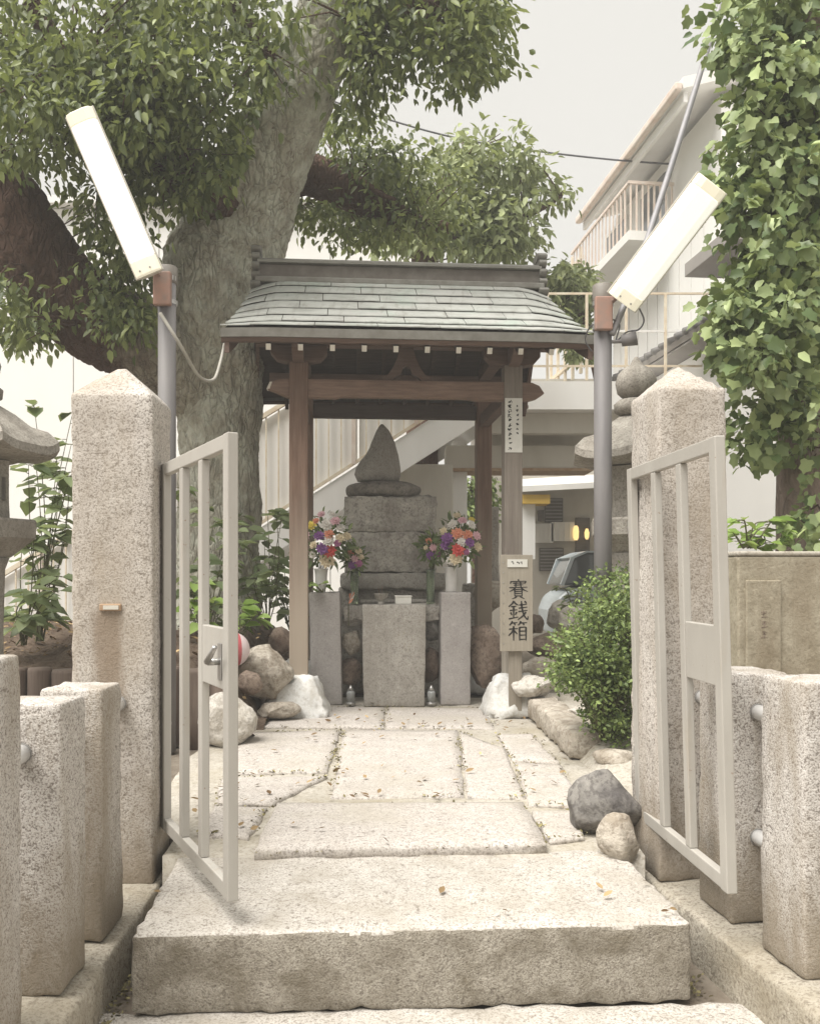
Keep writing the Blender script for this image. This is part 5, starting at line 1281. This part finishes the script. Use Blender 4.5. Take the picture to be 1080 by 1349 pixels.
big_regions = [  # u, v, ru, rv, near, far, clumps
    (90, 40, 200, 120, 6.3, 8.3, 150), (270, 70, 140, 105, 6.6, 8.2, 105), (60, 150, 130, 80, 6.3, 7.9, 75), (230, 180, 105, 80, 6.9, 8.3, 80), (300, -70, 300, 80, 6.4, 8.2, 80),
    (150, 120, 110, 65, 6.6, 7.8, 50), (215, 250, 60, 40, 7.2, 8.3, 22), (140, 330, 45, 90, 7.2, 8.4, 34), (60, 415, 70, 40, 7.2, 8.2, 22), (170, 395, 36, 50, 7.4, 8.2, 20), (10, 400, 40, 60, 7.0, 8.0, 14),
    (550, 35, 100, 80, 7.2, 8.6, 84), (590, -20, 100, 80, 7.0, 8.4, 44), (475, 120, 34, 40, 7.6, 8.8, 14), (618, 50, 42, 60, 7.3, 8.3, 22), (480, 15, 50, 65, 7.2, 8.2, 26),
    (465, 185, 50, 45, 8.6, 9.8, 22), (540, 255, 80, 45, 8.9, 10.2, 40), (420, 270, 70, 18, 8.8, 9.6, 20), (500, 298, 90, 20, 9.0, 10.0, 28), (510, 215, 60, 30, 8.9, 9.9, 18)]
pos, dirs, ups, L_, C = clump_leaves(big_regions, 30, 0.29, (0.055, 0.112), 31, droop=0.75)
uu = pos[:, 0] / pos[:, 1] * F + CX; vv_ = HY - (pos[:, 2] - EYE) / pos[:, 1] * F
tt = np.clip((330 - vv_) / 330, -.3, 1.2)               # keep the pale leader bare of leaves on its near side
clear = (np.abs(uu - (318 + 118 * tt)) < 40 - 16 * (vv_ < 40)) & (vv_ < 470) & (pos[:, 1] < 8.6)
clear |= (np.abs(uu - 290) < 62) & (vv_ > 285)
lim = (np.abs((uu - 50) * .79 - (vv_ - 345) * .61) < 42) & (uu < 118) & (vv_ > 225) & (pos[:, 1] < 8.2)      # and the red limb half bare
clear |= lim & (np.random.RandomState(3).uniform(size=len(pos)) < .75)
rl_ = (np.abs(vv_ - 236 - np.clip(uu - 400, 0, 200) * .3) < 24) & (uu > 345) & (uu < 480) & (pos[:, 1] < 9.3)
clear |= rl_ & (np.random.RandomState(2).uniform(size=len(pos)) < .7)
keep = ~clear | (np.random.RandomState(8).uniform(size=len(pos)) < np.where(vv_ < 130, 0.40, np.where((vv_ < 270) & (uu < 330), .35, 0.05)))
pos, dirs, ups, L_ = pos[keep], dirs[keep], ups[keep], L_[keep]
v, f = leaf_arrays(pos, dirs, ups, L_, L_ * 0.55, 0.3, 0.22)
tag(link('crown', np_mesh('crown', v - np.array(BO), f, M['leaf_camphor']), BT), kind='stuff')
tg = twigs(C, [p[:3] for p in (LP(455, 250, 9.2, 1), LP(545, 296, 9.6, 1), LP(270, 255, 8.2, 1), LP(215, 215, 7.9, 1), LP(150, 170, 7.6, 1), LP(90, 90, 7.3, 1), LP(480, 30, 7.9, 1), LP(560, 10, 7.7, 1), LP(340, 60, 8.0, 1), LP(290, -20, 7.7, 1), LP(115, 425, 8.3, 1), LP(55, 350, 8.1, 1), LP(175, 462, 8.4, 1))], 0.007, 41, 0.35)
tg.v = [tuple(Vector(p) - BO) for p in tg.v]; tg.build('twigs', M['bark_red'], BT)

# --- lighter tree behind the roof
def tree(label, name, base_u, y, trunk, regions, per, rad, Lr, mat, seed, barkm):
    o = Vector((X(base_u, y), y, 0.28)); t = thing(name, label, 'tree', o)
    mb = MB()
    for pts in trunk: limb(mb, pts, 14, 7, 0.07, seed)
    mb.v = [tuple(Vector(p) - o) for p in mb.v]; mb.build('trunk', barkm, t, True)
    pos, dirs, ups, L_, C = clump_leaves(regions, per, rad, Lr, seed)
    v, f = leaf_arrays(pos, dirs, ups, L_, L_ * 0.5, 0.3, 0.2)
    tag(link('crown', np_mesh('crown', v - np.array(o), f, mat), t), kind='stuff')
    tw = twigs(C, [p[:3] for q in trunk for p in q], 0.009, seed, 0.4); tw.v = [tuple(Vector(p) - o) for p in tw.v]; tw.build('twigs', barkm, t)
    return t
tree('light green tree behind the pavilion roof with dark forked trunk', 'background_tree', 560, 11.9,
     [[LP(556, 850, 11.9, 46), LP(556, 500, 11.9, 40), LP(558, 350, 11.9, 34), LP(570, 280, 11.9, 24), LP(610, 215, 11.9, 14)], [LP(558, 340, 11.9, 24), LP(610, 300, 12, 16), LP(690, 285, 12.2, 8), LP(740, 258, 12.2, 4)]],
     [(640, 255, 70, 85, 11.2, 12.8, 120), (590, 290, 70, 50, 11.2, 12.6, 60), (665, 305, 45, 35, 11.4, 12.6, 34), (735, 256, 14, 10, 12.1, 12.3, 4), (700, 230, 16, 20, 11.9, 12.3, 6), (530, 300, 40, 40, 11.6, 12.4, 26)],
     19, 0.30, (0.10, 0.17), M['leaf_far'], 51, M['bark_red'])
tree('round topped green tree between the roof corner and the right lamp pole', 'background_tree', 793, 12.3,
     [[LP(793, 850, 12.3, 20), LP(793, 560, 12.3, 16), LP(782, 470, 12.3, 12), LP(758, 390, 12.3, 8)]],
     [(748, 400, 32, 50, 11.9, 12.9, 60), (760, 372, 26, 24, 12, 12.8, 26), (765, 440, 18, 30, 12, 12.7, 18)], 18, 0.22, (0.09, 0.15), M['leaf_far'], 52, M['bark_red'])
tree('dark green tree in the gap under the footbridge', 'background_tree', 632, 14.2,
     [[LP(630, 800, 14.2, 18), LP(630, 700, 14.2, 14), LP(632, 650, 14.2, 8)]], [(628, 660, 24, 32, 13.6, 14.6, 50)], 18, 0.22, (0.08, 0.13), M['leaf_box'], 53, M['bark_red'])

# --- right tree wrapped in large lobed leaves
RT = thing('ivy_clad_tree', 'tall tree with pinkish trunk covered in large lobed leaves at right edge', 'tree', (X(1060, 6.6), 6.6, 0.3))
RO = Vector((X(1060, 6.6), 6.6, 0.3))
mb = MB(); limb(mb, [LP(1040, 830, 6.0, 64), LP(1048, 730, 6.0, 54), LP(1052, 620, 6.0, 56), LP(1058, 500, 6.05, 56), LP(1064, 380, 6.1, 58), LP(1068, 250, 6.1, 60), LP(1060, 100, 6.1, 56), LP(1050, -50, 6.1, 50), LP(1045, -200, 6.1, 44)], 22, 8, 0.06, 3.0)
limb(mb, [LP(1064, 300, 6.1, 26), LP(1100, 220, 6.0, 22), LP(1150, 100, 5.9, 16)], 10, 6, 0.05, 5.0)
mb.v = [tuple(Vector(p) - RO) for p in mb.v]; mb.build('trunk', M['bark_pink'], RT, True)
ivy = [(1030, 50, 60, 110, 5.4, 6.3, 70), (1055, 150, 75, 110, 5.3, 6.2, 74), (1015, 210, 45, 70, 5.4, 6.2, 44), (1050, -60, 80, 90, 5.4, 6.3, 45), (1005, 290, 36, 60, 5.4, 6.1, 26), (1035, 330, 50, 80, 5.2, 6.0, 28), (1005, 400, 42, 45, 5.2, 5.9, 30),
       (1000, 462, 44, 36, 5.2, 5.9, 27), (1060, 440, 36, 50, 5.3, 5.9, 15), (985, 430, 30, 42, 5.2, 5.8, 20), (1056, 520, 34, 30, 5.4, 5.9, 12), (1088, 600, 14, 60, 5.4, 5.9, 7), (1080, 690, 16, 20, 5.2, 5.8, 6), (1000, 580, 12, 34, 5.5, 5.8, 3), (958, 40, 22, 40, 5.6, 6.2, 8), (960, 230, 18, 60, 5.6, 6.1, 8), (1090, 250, 60, 160, 5.3, 6.2, 50), (990, 555, 10, 40, 5.5, 5.7, 5)]
pos, dirs, ups, L_, C = clump_leaves(ivy, 22, 0.21, (0.035, 0.105), 61, droop=0.7)
ups = np.random.RandomState(5).normal(scale=.65, size=ups.shape) + np.array([-.2, -.55, .85])
uu = pos[:, 0] / pos[:, 1] * F + CX; vv_ = HY - (pos[:, 2] - EYE) / pos[:, 1] * F
score = np.where((uu > 905) & (uu < 1078) & (vv_ > 4) & (vv_ < 730), -pos[:, 1] + L_ * 4, -99.0)
order = np.argsort(-score); near, rest = order[:290], order[290:]
half = len(rest) // 2
v, f = lobed_arrays(pos[rest[:half]], dirs[rest[:half]], ups[rest[:half]], L_[rest[:half]])
tag(link('crown', np_mesh('crown', v - np.array(RO), f, M['leaf_ivy']), RT), kind='stuff')
v, f = leaf_arrays(pos[rest[half:]], dirs[rest[half:]], ups[rest[half:]], L_[rest[half:]], L_[rest[half:]] * .72, .3, .25)
tag(link('inner_foliage', np_mesh('inner_foliage', v - np.array(RO), f, M['leaf_ivy']), RT), kind='stuff')
def leaf_mesh_single(name, lob, mat):
    z = np.zeros((1, 3)); d = np.array([[1., 0, 0]]); u_ = np.array([[0, 0, 1.]]); l = np.array([1.0])
    v, f = lobed_arrays(z, d, u_, l) if lob else leaf_arrays(z, d, u_, l, l * 0.72, 0.3, 0.25)
    return np_mesh(name, v, f, mat)
def leaf_mat_obj(name, dark, light, trans=0.3, rough=0.45):
    m = leafy(name, dark, light, rough, trans); nt = m.node_tree
    oi = nt.nodes.new('ShaderNodeObjectInfo')
    for l in list(nt.links):
        if l.from_socket.name == 'Random Per Island': nt.links.new(oi.outputs['Random'], l.to_socket)
    return m
M['leaf_ivy_one'] = leaf_mat_obj('leaf_ivy_one', (0.09, 0.14, 0.05), (0.37, 0.44, 0.21))
M['leaf_shrub_one'] = leaf_mat_obj('leaf_shrub_one', (0.12, 0.165, 0.075), (0.32, 0.38, 0.21), 0.4, 0.4)
M['leaf_lime_one'] = leaf_mat_obj('leaf_lime_one', (0.17, 0.27, 0.05), (0.30, 0.42, 0.12), 0.35)
LM = {'ivy': leaf_mesh_single('ivy_leaf', True, M['leaf_ivy_one']), 'ivy_oval': leaf_mesh_single('ivy_oval_leaf', False, M['leaf_ivy_one']), 'shrub': leaf_mesh_single('shrub_leaf', False, M['leaf_shrub_one']), 'lime': leaf_mesh_single('lime_leaf', False, M['leaf_lime_one'])}
def frame_of(d, u_):
    d = Vector(d).normalized(); s = d.cross(Vector(u_)).normalized(); u2 = s.cross(d)
    return Matrix((d, -s, u2)).transposed().to_euler()
for i in near:
    link('leaf', LM['ivy' if i % 5 > 1 else 'ivy_oval'], RT, Vector(pos[i]) - RO, frame_of(dirs[i], ups[i]), (L_[i],) * 3)
tw = twigs(C, [LP(1055, v__, 6.05, 1)[:3] for v__ in range(-100, 720, 60)], 0.006, 66, 0.5); tw.v = [tuple(Vector(p) - RO) for p in tw.v]; tw.build('vine_stems', M['bark_red'], RT)

# --- leafy shrubs with single leaves one can pick out
def shrub(label, base, stems, leaf, Lr, seed, per=9, name='leafy_shrub', spread_=0.9):
    r_ = random.Random(seed); B = Vector(base); t = thing(name, label, 'shrub', B)
    sm = MB()
    for tip in stems:
        tp = Vector(tip) - B; m_ = tp * 0.5 + Vector((r_.uniform(-.06, .06), r_.uniform(-.06, .06), 0.06))
        q = spline([(0.03 * r_.uniform(-1, 1), 0.03 * r_.uniform(-1, 1), 0), m_, tp], 6); sm.tube(q, [0.006 - 0.004 * i / len(q) for i in range(len(q))], 6)
        for k in range(per):
            s = r_.uniform(0.3, 1.0) if k > 3 else 1.0
            p = Vector(q[min(len(q) - 1, int(s * (len(q) - 1)))]); a = r_.uniform(0, 2 * math.pi)
            d = Vector((math.cos(a), math.sin(a) * 0.8, r_.uniform(-.35, .3))) * spread_
            st = p + d * 0.035
            sm.tube([p, st], 0.003, 4)
            l_ = r_.uniform(*Lr)
            link('leaf', LM[leaf], t, st, frame_of(d, Vector((r_.uniform(-.3, .3), r_.uniform(-.7, 0), 1))), (l_, l_, l_))
    sm.build('stems', M['stem'], t)
    return t
rq = random.Random(77)
def tips(u0, u1, v0, v1, y, n, dy=0.35): return [P(rq.uniform(u0, u1), rq.uniform(v0, v1), y + rq.uniform(-dy, dy)) for _ in range(n)]
shrub('tall thin stemmed shrub between the left lantern and the left pillar', P(52, 845, 6.9), tips(30, 110, 520, 720, 6.9, 14), 'shrub', (0.12, 0.20), 1, 10)
shrub('low leafy shrub beside the left lantern shaft', P(28, 850, 6.5), tips(10, 80, 690, 820, 6.4, 11), 'shrub', (0.11, 0.18), 2, 9)
shrub('leafy shrub between the left gate and the front left post', P(352, 830, 7.9), tips(318, 378, 670, 780, 7.9, 11), 'shrub', (0.11, 0.19), 3, 8)
shrub('shrub seen through the bars of the left gate', P(270, 850, 7.4), tips(232, 312, 640, 800, 7.4, 12), 'shrub', (0.10, 0.17), 4, 8)
shrub('bright green seedling on the soil behind the left gate', P(318, 840, 7.2), tips(300, 345, 795, 830, 7.2, 4, 0.1), 'lime', (0.11, 0.17), 5, 5)
shrub('bright green plant glimpsed through the left gate bars', P(268, 850, 7.0), tips(252, 296, 745, 810, 7.0, 5, 0.1), 'lime', (0.10, 0.15), 6, 6)
shrub('green sprig on the left stone post below the vase', (X(424, 7.82), 7.82, ZT), tips(400, 445, 762, 776, 7.80, 4, 0.04), 'lime', (0.09, 0.13), 7, 3, 'leafy_sprig')
shrub('pale green shrub on top of the planter wall', P(985, 722, 5.3), tips(972, 1030, 685, 722, 5.3, 9, 0.15), 'lime', (0.07, 0.11), 8, 6)
shrub('dark leafy shrub behind the left front post', P(385, 830, 8.3), tips(345, 402, 700, 800, 8.4, 10), 'shrub', (0.09, 0.15), 9, 8)
shrub('small leafy plant growing at the right of the rocks', P(758, 800, 8.2), tips(740, 775, 765, 800, 8.2, 5, 0.1), 'shrub', (0.06, 0.09), 10, 6)

# --- round clipped bush right of the path
BU = thing('round_bush', 'dense small leaved round bush right of the path', 'bush', (X(800, 5.55), 5.55, 0.40))
BUo = Vector((X(800, 5.55), 5.55, 0.40))
rs = np.random.RandomState(9)
reg = [(805, 790, 42, 40, 5.3, 6.0, 90), (800, 850, 62, 55, 5.2, 6.0, 190), (785, 885, 58, 34, 5.15, 5.9, 120), (812, 925, 40, 45, 5.2, 5.9, 110), (760, 880, 30, 22, 5.2, 5.7, 40), (818, 960, 20, 22, 5.3, 5.8, 26), (835, 850, 40, 80, 5.4, 6.1, 110)]
pos, dirs, ups, L_, C = clump_leaves(reg, 23, 0.10, (0.018, 0.036), 71, droop=0.0)
v, f = leaf_arrays(pos, dirs, ups, L_, L_ * 0.62, 0.25, 0.1)
tag(link('foliage', np_mesh('foliage', v - np.array(BUo), f, M['leaf_box']), BU), kind='stuff')
sm = MB(); rr = random.Random(6)
for k in range(70):
    c_ = Vector(C[rr.randrange(len(C))]) - BUo; sm.tube([(rr.uniform(-.04, .04), rr.uniform(-.04, .04), -0.03), c_ * 0.5 + Vector((0, 0, .05)), c_], [0.010, 0.006, 0.003], 5)
sm.build('stems', M['stem'], BU)

# --- grit, moss and leaf scraps caught in the joints of the paving
rs = np.random.RandomState(14); PP = []
for c_ in EDGES:
    for i in range(4):
        a_, b2 = np.array(c_[i]), np.array(c_[(i + 1) % 4]); n = int(np.linalg.norm(b2 - a_) * 95)
        t = rs.uniform(size=(n, 1)); dense = noise.noise(Vector(a_) * 3) * 0.5 + 0.6
        q = a_ + (b2 - a_) * t + rs.normal(scale=.013, size=(n, 3)) * np.array([1, 1, 0]); q[:, 2] = min(a_[2], 0.306) - 0.004 + rs.uniform(-.004, .006, n)
        clus = np.array([noise.noise(Vector((p[0] * 4, p[1] * 4, i))) for p in q]) > -0.05
        PP.append(q[clus & (rs.uniform(size=n) < dense)])
g0 = rs.uniform(3.0, 3.7, 260)
PP.append(np.stack([0.93 + rs.normal(scale=.03, size=260), g0, np.full(260, .012)], 1)); PP.append(np.stack([-0.955 + rs.normal(scale=.03, size=260), rs.uniform(2.75, 3.6, 260), np.full(260, .012)], 1))
q = np.concatenate(PP); n = len(q); a = rs.uniform(0, 6.3, n); L_ = rs.uniform(.007, .024, n)
v, f = leaf_arrays(q, np.stack([np.cos(a), np.sin(a), rs.uniform(-.3, .8, n)], 1), np.tile([0, 0, 1.], (n, 1)) + rs.normal(scale=.5, size=(n, 3)), L_, L_ * .6, .5, -.1)
M['grit'] = leafy('grit', (0.07, 0.06, 0.035), (0.27, 0.24, 0.12), 0.9, 0.0, 0.1)
tag(link('joint_litter', np_mesh('joint_litter', v, f, M['grit'])), 'moss grit and leaf scraps caught in the paving joints', 'litter', kind='stuff')

# --- fallen leaves
rs = np.random.RandomState(4); n = 150
y = rs.uniform(3.0, 8.0, n); x = rs.uniform(-1.05, .95, n)
edge = rs.uniform(size=n) < .55
y[edge] = np.where(rs.uniform(size=edge.sum()) < .5, 6.75, 4.6) + rs.normal(scale=.25, size=edge.sum())
z = np.where(y < 3.72, 0.279, 0.309); z = np.where((y > 3.6) & (y < 4.45) & (np.abs(x + .04) < .56), 0.329, z)
a = rs.uniform(0, 6.3, n); L_ = rs.uniform(.02, .055, n)
v, f = leaf_arrays(np.stack([x, y, z + .006], 1), np.stack([np.cos(a), np.sin(a), rs.uniform(-.05, .2, n)], 1), np.tile([0, 0, 1.], (n, 1)) + rs.normal(scale=.3, size=(n, 3)), L_, L_ * .5, .5, -.2)
tag(link('fallen_leaves', np_mesh('fallen_leaves', v, f, M['litter'])), 'dry brown fallen leaves scattered over the path and step', 'leaves', kind='stuff')
n = 900; x = rs.uniform(-5, -1.15, n); y = rs.uniform(6.15, 9.3, n)
z = 0.30 + (0.50 + 0.10 * np.minimum(1, (y - 6.08) / 1.2)) * np.clip((-1.12 - x) / .35, 0, 1) + .035
a = rs.uniform(0, 6.3, n); L_ = rs.uniform(.03, .07, n)
v, f = leaf_arrays(np.stack([x, y, z], 1), np.stack([np.cos(a), np.sin(a), rs.uniform(-.2, .4, n)], 1), np.tile([0, 0, 1.], (n, 1)) + rs.normal(scale=.4, size=(n, 3)), L_, L_ * .5, .5, -.2)
tag(link('leaf_litter', np_mesh('leaf_litter', v, f, M['litter'])), 'dry leaf litter on the soil of the left bed', 'leaves', kind='stuff')

# ================================================================ ADDED HAZE
hzm = bpy.data.materials.new('added_haze'); hzm.use_nodes = True
hn = hzm.node_tree.nodes; hn.remove(hn['Principled BSDF'])
pv = hn.new('ShaderNodeVolumePrincipled'); pv.inputs['Color'].default_value = (0.97, 0.96, 0.93, 1)
pv.inputs['Density'].default_value = 0.0062; pv.inputs['Anisotropy'].default_value = 0.0
hzm.node_tree.links.new(pv.outputs[0], hn['Material Output'].inputs['Volume'])
tag(MB().box((0, 50, 4.9), (190, 190, 12.4)).build('haze', hzm), kind='stuff')  # thin volume added to lift the darks and wash out distant things
